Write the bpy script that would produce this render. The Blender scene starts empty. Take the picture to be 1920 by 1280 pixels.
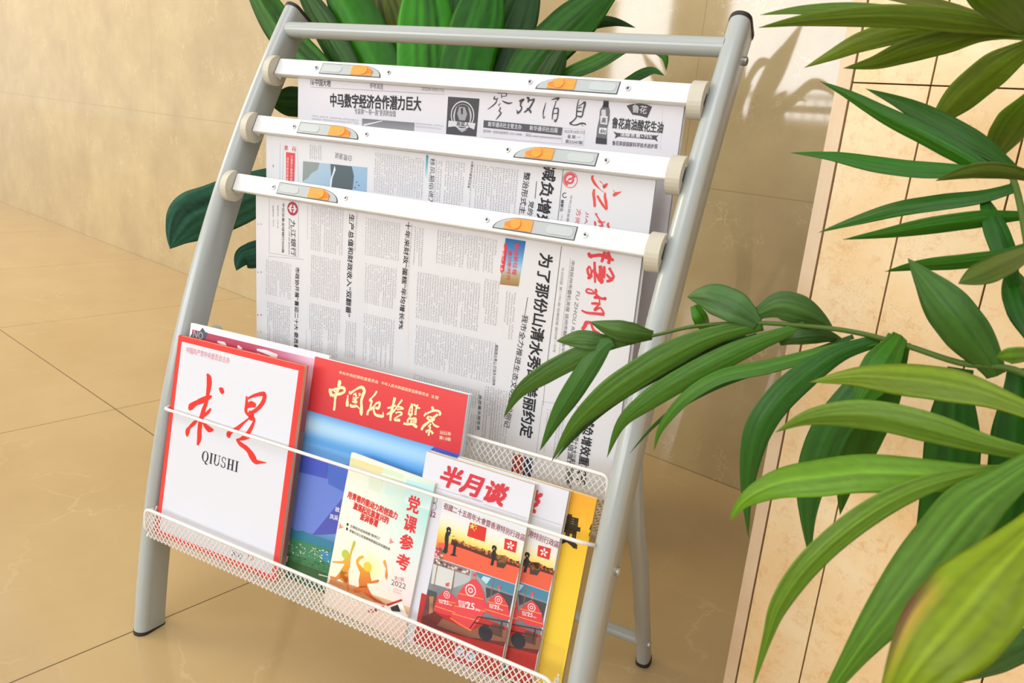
import bpy, bmesh, math, random
from mathutils import Vector, Matrix
random.seed(7)
SC = bpy.context.scene
COL = SC.collection

# ------------------------------------------------------------------ camera
F_PX = 1468.326
CAM = Vector((0, 0, .7227))
RGT = Vector((0.746436, 0.243742, -0.619212)); RGT = Vector((0.7464359714, 0.6601414230, 0.0839442803))
DWN = Vector((0.2437422996, -0.1538401547, -0.9575609109))
FWD = Vector((-0.6192116213, 0.7352186807, -0.2757362138))
cam = bpy.data.objects.new('camera', bpy.data.cameras.new('camera')); COL.objects.link(cam)
cam.matrix_world = Matrix(((RGT.x, -DWN.x, -FWD.x, CAM.x), (RGT.y, -DWN.y, -FWD.y, CAM.y), (RGT.z, -DWN.z, -FWD.z, CAM.z), (0, 0, 0, 1)))
cam.data.sensor_width = 36; cam.data.lens = F_PX / 1920 * 36
cam.data.clip_start = .02; cam.data.clip_end = 200
cam.data.dof.use_dof = True; cam.data.dof.focus_distance = .97; cam.data.dof.aperture_fstop = 17
SC.camera = cam

# ------------------------------------------------------------------ light
SC.view_settings.view_transform = 'Standard'; SC.view_settings.look = 'None'
SC.view_settings.exposure = 0.17; SC.view_settings.gamma = 1.0; SC.view_settings.use_curve_mapping = False
W = bpy.data.worlds.new('world'); SC.world = W; W.use_nodes = True
W.node_tree.nodes['Background'].inputs[0].default_value = (1.0, .985, .96, 1)
W.node_tree.nodes['Background'].inputs[1].default_value = .80

def area(name, loc, target, sx, sy, power, color):
    l = bpy.data.lights.new(name, 'AREA'); l.shape = 'RECTANGLE'; l.size = sx; l.size_y = sy; l.energy = power; l.color = color
    o = bpy.data.objects.new(name, l); COL.objects.link(o); o.location = loc
    o.rotation_euler = (Vector(target) - Vector(loc)).to_track_quat('-Z', 'Y').to_euler()
    return o
area('fill_light', (-4.6, -1.1, 2.5), (-4.3, 1.5, .8), 3.0, 1.2, 95, (1, .85, .56))  # warm fill added to brighten the left wall, not a real fixture
area('fill_light', (.0, -.6, 2.6), (-.5, .8, .4), 1.2, 1.2, 12, (.96, .98, 1))  # neutral fill added on the camera side to light the rack front

# ------------------------------------------------------------------ helpers
def lin(c):
    if isinstance(c, str):
        c = [int(c[i:i + 2], 16) for i in (0, 2, 4)]
    return tuple(((x / 255) / 12.92 if x / 255 <= .04045 else ((x / 255 + .055) / 1.055) ** 2.4) for x in c[:3])

def ray(x, y):
    return RGT * ((x - 960) / F_PX) + DWN * ((y - 640) / F_PX) + FWD

def at_depth(x, y, d):
    return CAM + ray(x, y) * d

def link(o, parent=None):
    COL.objects.link(o)
    if parent is not None: o.parent = parent
    return o

def tag(o, label=None, cat=None, group=None, kind=None):
    for k, v in (('label', label), ('category', cat), ('group', group), ('kind', kind)):
        if v: o[k] = v
    return o

def empty(name, loc, rz=0, **kw):
    o = bpy.data.objects.new(name, None); o.empty_display_size = .05
    o.location = loc; o.rotation_euler = (0, 0, rz); link(o)
    return tag(o, **kw)

def mesh_obj(name, verts, faces, mat, parent=None, smooth=False, mats=None, fm=None, off=(0, 0, 0)):
    me = bpy.data.meshes.new(name)
    ox, oy, oz = off
    me.from_pydata([(v[0] - ox, v[1] - oy, v[2] - oz) for v in verts], [], faces)
    for m in (mats or [mat]): me.materials.append(m)
    if fm: me.polygons.foreach_set('material_index', fm)
    if smooth: me.polygons.foreach_set('use_smooth', [True] * len(me.polygons))
    me.update()
    return link(bpy.data.objects.new(name, me), parent)

class MB:
    """collects shapes into one mesh"""
    def __init__(s): s.v = []; s.f = []; s.m = []
    def add(s, v, f, m=0):
        n = len(s.v); s.v += [tuple(p) for p in v]; s.f += [tuple(i + n for i in q) for q in f]; s.m += [m] * len(f)
    def box(s, c, ax, ay, az, m=0):          # centre and three half-axes
        c, ax, ay, az = map(Vector, (c, ax, ay, az))
        v = [c + ax * i + ay * j + az * k for k in (-1, 1) for j in (-1, 1) for i in (-1, 1)]
        s.add(v, [(0, 2, 3, 1), (4, 5, 7, 6), (0, 1, 5, 4), (2, 6, 7, 3), (0, 4, 6, 2), (1, 3, 7, 5)], m)
    def sweep(s, path, rx, ry=None, n=12, up=None, cap=True, m=0, sq=2.0):
        """superellipse section swept along path; rx along 'up' x tangent (side), ry along the other"""
        path = [Vector(p) for p in path]; ry = rx if ry is None else ry; base = len(path)
        v = []; prev = None
        for i, p in enumerate(path):
            t = (path[min(i + 1, base - 1)] - path[max(i - 1, 0)]).normalized()
            if up is not None: side = Vector(up)
            else:
                side = prev if prev is not None else (Vector((0, 0, 1)) if abs(t.z) < .9 else Vector((1, 0, 0)))
            side = (side - t * side.dot(t)).normalized(); prev = side
            oth = t.cross(side)
            rxi = rx[i] if isinstance(rx, (list, tuple)) else rx; ryi = ry[i] if isinstance(ry, (list, tuple)) else ry
            for k in range(n):
                a = 2 * math.pi * k / n; c, d = math.cos(a), math.sin(a)
                v.append(p + side * (rxi * math.copysign(abs(c) ** (2 / sq), c)) + oth * (ryi * math.copysign(abs(d) ** (2 / sq), d)))
        f = [(i * n + k, i * n + (k + 1) % n, (i + 1) * n + (k + 1) % n, (i + 1) * n + k) for i in range(base - 1) for k in range(n)]
        if cap: f += [tuple(range(n - 1, -1, -1)), tuple((base - 1) * n + k for k in range(n))]
        s.add(v, f, m)
    def rail(s, us, w0, w1, r, d, grow=0, n=37, cap=True):
        sec = [(-r * math.cos(math.pi * k / 12) , r - r * math.sin(math.pi * k / 12)) for k in range(13)] + [(r, d - .004), (r - .0012, d - .0012), (r - .004, d), (-r + .004, d), (-r + .0012, d - .0012), (-r, d - .004)]
        sec = [(x * (1 + grow / r), y + (grow if y > d * .6 else -grow * (1 - y / r if y < r else 0))) for x, y in sec]; m = len(sec); v = []
        for i in range(n):
            w = w0 + (w1 - w0) * i / (n - 1); v += [profile_pt(us + x, w, y) for x, y in sec]
        f = [(i * m + k, i * m + (k + 1) % m, (i + 1) * m + (k + 1) % m, (i + 1) * m + k) for i in range(n - 1) for k in range(m)]
        s.add(v, f + [tuple(range(m - 1, -1, -1)), tuple((n - 1) * m + k for k in range(m))])
    def prism(s, poly, d, m=0):               # planar outline extruded by vector d
        d = Vector(d); n = len(poly); v = [Vector(p) for p in poly] + [Vector(p) + d for p in poly]
        s.add(v, [tuple(range(n - 1, -1, -1)), tuple(range(n, 2 * n))] + [(i, (i + 1) % n, n + (i + 1) % n, n + i) for i in range(n)], m)
    def lathe(s, c, prof, n=32, m=0):
        c = Vector(c); v = [c + Vector((r * math.cos(2 * math.pi * k / n), r * math.sin(2 * math.pi * k / n), z)) for r, z in prof for k in range(n)]
        s.add(v, [(i * n + k, i * n + (k + 1) % n, (i + 1) * n + (k + 1) % n, (i + 1) * n + k) for i in range(len(prof) - 1) for k in range(n)], m)
    def build(s, name, mat, parent=None, smooth=False, off=(0, 0, 0), bevel=0, mats=None, auto=None):
        o = mesh_obj(name, s.v, s.f, mat, parent, smooth, mats, s.m if mats else None, off)
        if bevel:
            b = o.modifiers.new('bevel', 'BEVEL'); b.width = bevel; b.segments = 2; b.limit_method = 'ANGLE'; b.angle_limit = .6
        if auto:
            bm = bmesh.new(); bm.from_mesh(o.data)
            for e in bm.edges:
                if len(e.link_faces) == 2 and e.calc_face_angle(0) > auto: e.smooth = False
            bm.to_mesh(o.data); bm.free()
        return o

# ------------------------------------------------------------------ materials
def mat(name, color=(.8, .8, .8), rough=.5, metal=0, spec=.5, coat=0):
    m = bpy.data.materials.new(name); m.use_nodes = True
    b = m.node_tree.nodes['Principled BSDF']
    b.inputs['Base Color'].default_value = (*color, 1); b.inputs['Roughness'].default_value = rough
    b.inputs['Metallic'].default_value = metal; b.inputs['Specular IOR Level'].default_value = spec; b.inputs['Coat Weight'].default_value = coat
    return m

class NT:
    def __init__(s, m): s.m = m; s.t = m.node_tree; s.b = s.t.nodes['Principled BSDF']
    def n(s, typ, **kw):
        x = s.t.nodes.new(typ)
        for k, v in kw.items(): setattr(x, k, v)
        return x
    def l(s, a, b): s.t.links.new(a, b)
    def math(s, op, a, b=None, c=None):
        x = s.n('ShaderNodeMath', operation=op)
        for i, q in enumerate((a, b, c)):
            if q is None: continue
            if isinstance(q, (int, float)): x.inputs[i].default_value = q
            else: s.l(q, x.inputs[i])
        return x.outputs[0]
    def mix(s, fac, a, b, mode='MIX'):
        x = s.n('ShaderNodeMix', data_type='RGBA', blend_type=mode)
        for i, q in ((0, fac), (6, a), (7, b)):
            if isinstance(q, (int, float)): x.inputs[i].default_value = q
            elif isinstance(q, tuple): x.inputs[i].default_value = (*q[:3], 1)
            else: s.l(q, x.inputs[i])
        return x.outputs[2]
    def ramp(s, fac, stops):
        x = s.n('ShaderNodeValToRGB'); s.l(fac, x.inputs[0]); e = x.color_ramp.elements
        while len(e) < len(stops): e.new(.5)
        for q, (p, c) in zip(e, stops): q.position = p; q.color = (*c, 1) if isinstance(c, tuple) else (c, c, c, 1)
        return x.outputs[0]
    def noise(s, vec, scale, detail=4, rough=.55, dist=0):
        x = s.n('ShaderNodeTexNoise'); s.l(vec, x.inputs['Vector']); x.inputs['Scale'].default_value = scale
        x.inputs['Detail'].default_value = detail; x.inputs['Roughness'].default_value = rough; x.inputs['Distortion'].default_value = dist
        return x
    def joint(s, coord, x0, step, half):      # 1 on joint lines at x0 + k*step
        a = s.math('FRACT', s.math('ADD', s.math('DIVIDE', s.math('SUBTRACT', coord, x0), step), .5))
        d = s.math('MULTIPLY', s.math('ABSOLUTE', s.math('SUBTRACT', a, .5)), step)
        return s.math('LESS_THAN', d, half)

def stone(name, base, cloud, vein, rough, joints, jcol, vein_amt=.5, scale=3., spec=.5, coat=0, speck=None):
    """polished stone: cloudy base, thin crooked veins, tile joints"""
    m = mat(name, base, rough, spec=spec, coat=coat); t = NT(m)
    pos = t.n('ShaderNodeNewGeometry').outputs['Position']
    sep = t.n('ShaderNodeSeparateXYZ'); t.l(pos, sep.inputs[0])
    n1 = t.noise(pos, scale, 6, .6)
    col = t.mix(t.ramp(n1.outputs[0], [(.32, 0.), (.7, 1.)]), base, cloud)
    # veins: edges of a warped cell pattern, broken up by noise
    w = t.noise(pos, scale * 2.2, 5, .6)
    add = t.n('ShaderNodeVectorMath', operation='MULTIPLY_ADD'); t.l(w.outputs['Color'], add.inputs[0]); add.inputs[1].default_value = (.22, .22, .22); t.l(pos, add.inputs[2])
    vo = t.n('ShaderNodeTexVoronoi', feature='DISTANCE_TO_EDGE'); t.l(add.outputs[0], vo.inputs['Vector']); vo.inputs['Scale'].default_value = scale * 2.6 if not speck else scale * 4.5
    v = t.ramp(vo.outputs[0], [(0, 1.), (.022, 0.)])
    br = t.ramp(t.noise(pos, scale * 1.7, 3, .5).outputs[0], [(.5, 0.), (.62, 1.)])
    col = t.mix(t.math('MULTIPLY', t.math('MULTIPLY', v, br), vein_amt), col, vein)
    if speck:
        sp = t.ramp(t.noise(pos, scale * 6, 6, .75, .6).outputs[0], [(.52, 0.), (.70, 1.)]); col = t.mix(t.math('MULTIPLY', sp, .55), col, speck)
    j = None
    for ax, x0, step, half in joints:
        q = t.joint(sep.outputs[ax], x0, step, half)
        j = q if j is None else t.math('MAXIMUM', j, q)
    if j is not None: col = t.mix(j, col, jcol)
    t.l(col, t.b.inputs['Base Color'])
    return m

M = {}
M['floor'] = stone('floor_tile', lin('c3a97c'), lin('b89c6e'), lin('d0ba90'), .10, [('X', -.9594, .8, .0011), ('Y', .699, .8, .0014)], lin('5f4a2c'), .45, 2.2, .5)
M['wall'] = stone('wall_marble', lin('bbaa84'), lin('aa9875'), lin('d4c6a4'), .05, [('X', -.837, .8, .0008), ('Z', .614, .8, .0009)], lin('9c8a66'), .65, 5.0, .95)
M['plaster'] = mat('plaster', lin('a08c6c'), .7)
M['frame_white'] = mat('frame_white', lin('e8e4da'), .4)
M['paint'] = mat('grey_paint', lin('a9afae'), .24, spec=.8)
M['white'] = mat('white_enamel', lin('e2e3e4'), .28)
M['wirewhite'] = mat('wire_white', lin('e9e6e1'), .35)
M['cream'] = mat('cream_plastic', lin('c6c0b0'), .4)
M['black'] = mat('black_plastic', lin('2a2522'), .5)
M['orange'] = mat('orange_plastic', lin('f39a3c'), .35)
M['latch'] = mat('latch_grey', lin('b2b9bb'), .3)
M['latchpad'] = mat('latch_pad', lin('bcc3c5'), .3)
M['outline'] = mat('dark_gap', lin('454a50'), .6)
M['steel'] = mat('steel', lin('b9bbbc'), .3, .8)
M['pot'] = mat('pot_glaze', lin('d8d4cc'), .3)
M['soil'] = mat('soil', lin('3a2a1c'), .95)
def page_edges(name, a, b):
    m = mat(name, lin(a), .75); t = NT(m)
    co = t.n('ShaderNodeTexCoord').outputs['Object']; mp = t.n('ShaderNodeMapping'); t.l(co, mp.inputs[0]); mp.inputs['Scale'].default_value = (30, 900, 30)
    t.l(t.mix(t.noise(mp.outputs[0], 2, 2).outputs[0], lin(a), lin(b)), t.b.inputs['Base Color']); return m
M['pages'] = page_edges('page_edges', 'f2efe6', 'd8d2c2')
M['pages_tan'] = page_edges('page_edges_tan', 'd9cdb2', 'b9aa8c')
M['newsback'] = mat('newsprint', lin('d9d7da'), .8)

def print_mat(name, rough, coat=0, streak=False):
    m = mat(name, rough=rough, coat=coat); t = NT(m)
    a = t.n('ShaderNodeVertexColor', layer_name='Col'); t.l(a.outputs[0], t.b.inputs['Base Color'])
    return m
M['print_news'] = print_mat('printed_newsprint', .75)
M['print_gloss'] = print_mat('printed_gloss', .28)
def leaf_mat(name):
    m = print_mat(name, .42); m.node_tree.nodes['Principled BSDF'].inputs['Specular IOR Level'].default_value = .28; t = NT(m); out = t.t.nodes['Material Output']
    a = t.n('ShaderNodeVertexColor', layer_name='Col'); tr = t.n('ShaderNodeBsdfTranslucent'); t.l(t.mix(.5, a.outputs[0], lin('a8c832'), 'MIX'), tr.inputs[0])
    mx = t.n('ShaderNodeMixShader'); mx.inputs[0].default_value = .22
    t.l(t.b.outputs[0], mx.inputs[1]); t.l(tr.outputs[0], mx.inputs[2]); t.l(mx.outputs[0], out.inputs[0]); return m
M['leaf'] = leaf_mat('leaf')

# ------------------------------------------------------------------ the setting
def struct(o): o['kind'] = 'structure'; return o
WALL_Y = 1.5000
b = MB(); b.box((-18, -1.2, -.03), (21, 0, 0), (0, 2.73, 0), (0, 0, .03)); struct(b.build('floor', M['floor']))
b = MB(); b.box((-4, WALL_Y + .06, 1.5), (7, 0, 0), (0, .06, 0), (0, 0, 1.5)); struct(b.build('wall_back', M['wall']))
# pillar clad in upright stone slabs with open joints
m = stone('pillar_stone', lin('f0dab2'), lin('eac690'), lin('a87c44'), .38, [], None, .7, 13., .4, speck=lin('d89f58')); M['pillar'] = m
m2 = stone('pillar_edge_stone', lin('e3cbab'), lin('d6b996'), lin('b99a72'), .45, [], None, .4, 12.); M['pillar_edge'] = m2
b = MB(); PY = .826
xs = [-.289] + [-.2175 + .0833 * k for k in range(10)]
b.box(((-.305 + xs[-1]) / 2, (PY + .006 + WALL_Y) / 2, 1.15), ((xs[-1] + .303) / 2, 0, 0), (0, (WALL_Y - PY - .006) / 2, 0), (0, 0, 1.15), 2)
b.box((-.2975, PY + .012, 1.15), (.0070, 0, 0), (0, .012, 0), (0, 0, 1.15), 1)
for x0, x1 in zip(xs, xs[1:]):
    for z0, z1 in ((0, .7815), (.7830, 1.60), (1.602, 2.3)):
        b.box(((x0 + x1) / 2, PY + .004, (z0 + z1) / 2), ((x1 - x0) / 2 - .0009, 0, 0), (0, .004, 0), (0, 0, (z1 - z0) / 2), 0)
struct(b.build('pillar', None, mats=[M['pillar'], M['pillar_edge'], mat('joint_dark', lin('6b4a26'), .9)]))
# hall front behind the camera: low wall and a run of daylit windows
FY = -4.0
b = MB()
def fbox(x0, x1, z0, z1): b.box(((x0 + x1) / 2, FY - .1, (z0 + z1) / 2), ((x1 - x0) / 2, 0, 0), (0, .1, 0), (0, 0, (z1 - z0) / 2))
fbox(-6.6, 3, 0, .86); fbox(-6.6, 3, 2.75, 3.2)
WINS = [(-5.0, -4.25), (-3.75, -2.2), (-1.9, -.6), (-.3, 1.2)]
px_ = -6.6
for x0, x1 in WINS: fbox(px_, x0, .86, 2.75); px_ = x1
fbox(px_, 3, .86, 2.75)
struct(b.build('wall_front', M['plaster']))
sky = bpy.data.materials.new('daylit_pane'); sky.use_nodes = True; sky.node_tree.nodes.clear()
e_ = sky.node_tree.nodes.new('ShaderNodeEmission'); e_.inputs[0].default_value = (.97, .99, 1, 1); e_.inputs[1].default_value = 6.5
sky.node_tree.links.new(e_.outputs[0], sky.node_tree.nodes.new('ShaderNodeOutputMaterial').inputs[0])
for i, (x0, x1) in enumerate(WINS):
    w = MB(); w.box(((x0 + x1) / 2, FY - .12, 1.805), ((x1 - x0) / 2, 0, 0), (0, .004, 0), (0, 0, .945)); w = struct(w.build('window_%d' % (i + 1), sky))
    fr = MB()
    for z in (.885, 1.10, 2.725): fr.box(((x0 + x1) / 2, FY - .08, z), ((x1 - x0) / 2, 0, 0), (0, .03, 0), (0, 0, .022))
    for x in (x0 + .025, x1 - .025): fr.box((x, FY - .08, 1.805), (.025, 0, 0), (0, .03, 0), (0, 0, .945))
    k = x0 + .1
    while k < x1: fr.box((k, FY - .08, .99), (.008, 0, 0), (0, .015, 0), (0, 0, .1)); k += .1
    fr.build('window_frame', M['frame_white'], w)

# ------------------------------------------------------------------ rack frame of reference
RO = Vector((-.96013, .38456, 0)); RYAW = .242662
EX = Vector((math.cos(RYAW), math.sin(RYAW), 0)); EY = Vector((-EX.y, EX.x, 0)); EZ = Vector((0, 0, 1))
def to_rack(p): d = p - RO; return Vector((d.dot(EX), d.dot(EY), d.z))
def to_world(q): return RO + EX * q[0] + EY * q[1] + EZ * q[2]
CAMR = to_rack(CAM)
def ray_r(x, y): d = ray(x, y); return Vector((d.dot(EX), d.dot(EY), d.z))
def prof(w): return .0023489 * w ** 4 + .07366464 * w ** 3 + .22025034 * w ** 2 + .10159048 * w - .0020889
def slope(w): return (prof(w + .005) - prof(w - .005)) / .01
def rack_empty(name, q, **kw): return empty(name, to_world(q), RYAW, **kw)
RW, RD, U1 = .0225, .040, .644            # rail width, rail depth, outer width of the rack

def profile_pt(u, w, n):                   # point at depth n behind the front line, measured square to it
    s = slope(w); k = 1 / math.hypot(1, s)
    return Vector((u, prof(w) + n * k, w - n * k * s))

rack = rack_empty('newspaper_rack', (0, 0, 0), label='grey steel newspaper and magazine rack standing on the tiled floor', cat='rack')
WS = [.004 + (.845 - .004) * i / 36 for i in range(37)]
for u in (RW / 2, U1 - RW / 2):
    b = MB(); b.rail(u, .004, .845, RW / 2, RD); rail = b.build('side_rail', M['paint'], rack, True, auto=.5)
    b = MB(); b.rail(u, .0, .0055, RW / 2, RD, .0006, 2); tag(b.build('foot_cap', M['black'], rail, True, auto=.5), 'black foot cap')
    b = MB(); b.rail(u, .8445, .8485, RW / 2, RD, .0008, 2); tag(b.build('end_cap', M['black'], rail, True, auto=.5), 'black end cap')
for w, n in ((.815, .030), (.30, .026)):
    c = profile_pt(U1, w, n); b = MB(); b.sweep([c + Vector((-.001, 0, 0)), c + Vector((.003, 0, 0)), c + Vector((.0042, 0, 0))], [.0048, .0048, .002], n=12)
    b.build('rail_screw', M['steel'], rack, True, auto=.7)
c = profile_pt(0, .818, .013)
b = MB(); b.sweep([(RW - .003, c.y, c.z), (U1 - RW + .003, c.y, c.z)], .0105, n=20); b.build('top_rail', M['paint'], rack, True, auto=.9)
BARS = [.761, .6855, .610]
for w in BARS:
    for side in (0, 1):
        u0, u1 = (.0285, .0385) if side == 0 else (.6085, U1 - RW + .002)
        c = profile_pt(0, w, .004); s = slope(w); k = 1 / math.hypot(1, s)
        T = Vector((0, s * k, k)); N = Vector((0, -k, s * k))                # up along the rail, out to the front
        pts = [(.0004, .0145), (.0004, -.0122), (-.0150, -.0122), (-.0150, .0119)]      # slot for the bar, open at the top
        for i in range(25):
            a = math.radians(124.6 + (432.1 - 124.6) * i / 24); pts.append((-.005 + .0176 * math.cos(a), -.005 + .0205 * math.sin(a)))
        c = profile_pt(0, w, 0); pts = [c + N * p[0] + T * p[1] for p in pts]
        # hook: a rounded cheek whose lower half runs on under the bar
        b = MB(); q = [Vector((u0, p.y, p.z)) for p in pts]
        b.prism(q, (u1 - u0, 0, 0))
        if side == 0: b.sweep([c + Vector((RW - .001, 0, 0)) - N * .0185 - T * .004, c + Vector((u0 + .001, 0, 0)) - N * .0185 - T * .004], .003, n=16)
        tag(b.build('bar_hook', M['cream'], rack, bevel=.0016), 'cream plastic hook')
# rear legs and their stretcher
LEG = [(.128, .408), (.146, .385), (.166, .345), (.196, .285), (.244, .205), (.288, .115), (.342, .004)]
for u in (.0265, U1 - .0195):
    pts = [Vector((u, v, w)) for v, w in LEG]
    fine = []
    for i in range(len(pts) - 1):
        p0, p1, p2, p3 = pts[max(i - 1, 0)], pts[i], pts[i + 1], pts[min(i + 2, len(pts) - 1)]
        for k in range(5):
            t = k / 5; fine.append(.5 * ((2 * p1) + (p2 - p0) * t + (2 * p0 - 5 * p1 + 4 * p2 - p3) * t * t + (3 * p1 - p0 - 3 * p2 + p3) * t ** 3))
    fine.append(pts[-1])
    b = MB(); b.sweep(fine, .0095, .0125, n=16, up=(1, 0, 0), sq=2.6)
    br = profile_pt(u, .408, RD - .004); b.sweep([br, Vector((u, .128, .408))], .0085, .0085, n=12)
    leg = b.build('rear_leg', M['paint'], rack, True, auto=.9)
    b = MB(); b.sweep([(u, .3415, .0), (u, .3405, .008)], .0105, .0135, n=16, up=(1, 0, 0), sq=2.6); tag(b.build('foot_cap', M['black'], leg, True, auto=.9), 'black foot cap')
    b = MB(); c = Vector((u + (.0085 if u > .3 else -.0085), .316, .05)); b.sweep([c, c + Vector((.003 if u > .3 else -.003, 0, 0))], .005, n=12); b.build('screw', M['steel'], leg, True, auto=.7)
b = MB(); b.sweep([(.03, .3145, .053), (U1 - .022, .3145, .053)], .0085, n=16); b.build('rear_stretcher', M['paint'], rack, True, auto=.9)

def lattice(b, o, a, c, L, H, p, hh, th=.0005, dp=.0005):
    """expanded-metal diamonds: two families of crossing strands filling a panel L x H"""
    o, a, c = Vector(o), Vector(a).normalized(), Vector(c).normalized(); n = a.cross(c).normalized()
    k = (p / 2) / hh
    i0 = -int(H * k / p) - 2
    for sg in (1, -1):
        for i in range(i0, int(L / p) + 3 - i0):
            x0 = i * p if sg == 1 else i * p
            lo, hi = 0, H
            # x(t) = x0 + sg*k*t must stay within [0, L]
            if sg == 1: lo = max(lo, -x0 / k); hi = min(hi, (L - x0) / k)
            else: lo = max(lo, (x0 - L) / k); hi = min(hi, x0 / k)
            if hi - lo < .0008: continue
            P = o + a * (x0 + sg * k * lo) + c * lo; Q = o + a * (x0 + sg * k * hi) + c * hi
            d = (Q - P) / 2; sd = d.cross(n).normalized()
            b.box((P + Q) / 2 + n * (sg * .0002), d, sd * th, n * dp)

def arc_path(pts, r, n=5):
    """polyline with its inner corners rounded"""
    pts = [Vector(p) for p in pts]; out = [pts[0]]
    for i in range(1, len(pts) - 1):
        a = (pts[i - 1] - pts[i]).normalized(); c = (pts[i + 1] - pts[i]).normalized()
        A, C = pts[i] + a * r, pts[i] + c * r
        for k in range(n + 1):
            t = k / n; out.append(A * (1 - t) ** 2 + pts[i] * 2 * t * (1 - t) + C * t * t)
    return out + [pts[-1]]

# magazine tray: front strip, floor, rim
FV, BU0, BU1 = .011, .027, .613
tray = empty('magazine_tray', (0, 0, 0)); tray.parent = rack
b = MB(); lattice(b, (BU0 + .001, FV, .152), (1, 0, 0), (0, 0, 1), BU1 - BU0 - .002, .040, .0070, .0050)
lattice(b, (BU0 + .001, FV, .152), (1, 0, 0), (0, 1, -.12), BU1 - BU0 - .002, .062, .0070, .0050)
lattice(b, (BU0, FV, .152), (0, 1, 0), (0, 0, 1), .022, .036, .0070, .0050)
lattice(b, (BU1, FV, .152), (0, 1, 0), (0, 0, 1), .022, .036, .0070, .0050)
b.build('wire_mesh', M['wirewhite'], tray)
b = MB(); b.sweep(arc_path([(BU0 - .004, .034, .160), (BU0 - .002, FV, .157), (BU0, FV, .1925), (BU1, FV, .1925), (BU1 + .002, FV, .157), (BU1 + .006, .034, .160)], .010), .0021, n=8)
b.build('rim', M['wirewhite'], tray, True)
# upper tray behind the magazines
UV = .108
tray2 = empty('newspaper_tray', (0, 0, 0)); tray2.parent = rack
b = MB(); lattice(b, (BU0, UV, .306), (1, 0, 0), (0, 0, 1), BU1 - BU0, .0695, .0070, .0050)
lattice(b, (BU0, UV, .306), (1, 0, 0), (0, 1, -.02), BU1 - BU0, .13, .0070, .0050)
b.build('wire_mesh', M['wirewhite'], tray2)
b = MB(); b.sweep(arc_path([(BU0 - .006, .124, .330), (BU0 - .002, UV, .330), (BU0, UV, .376), (BU1, UV, .376), (BU1 + .002, UV, .330), (BU1 + .010, .124, .330)], .008), .0021, n=8)
b.sweep([(BU0, UV, .306), (BU1, UV, .306)], .0016, n=8)
b.build('rim', M['wirewhite'], tray2, True)
b = MB(); b.sweep(arc_path([(RW - .004, .072, .318), (.026, .0475, .3205), (.612, .0475, .3285), (U1 - RW + .002, .058, .324)], .006), .0021, n=8)
b.build('magazine_wire', M['wirewhite'], rack, True)

# ------------------------------------------------------------------ printed sheets
_fc = bpy.data.curves.new('type', 'FONT'); _fo = bpy.data.objects.new('type', _fc); COL.objects.link(_fo); _fc.resolution_u = 2
_cache = {}
def glyphs(s, bold):
    k = (s, bold)
    if k not in _cache:
        _fc.body = s; _fc.offset = bold; bpy.context.view_layer.update()
        ev = _fo.evaluated_get(bpy.context.evaluated_depsgraph_get()); me = ev.to_mesh()
        v = [(p.co.x, p.co.y) for p in me.vertices]; f = [tuple(p.vertices) for p in me.polygons]; ev.to_mesh_clear()
        x0 = min(p[0] for p in v); x1 = max(p[0] for p in v); y0 = min(p[1] for p in v); y1 = max(p[1] for p in v)
        _cache[k] = ([((p[0] - x0) / (x1 - x0), (p[1] - y0) / (y1 - y0)) for p in v], f, (x1 - x0) / (y1 - y0))
    return _cache[k]

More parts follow.
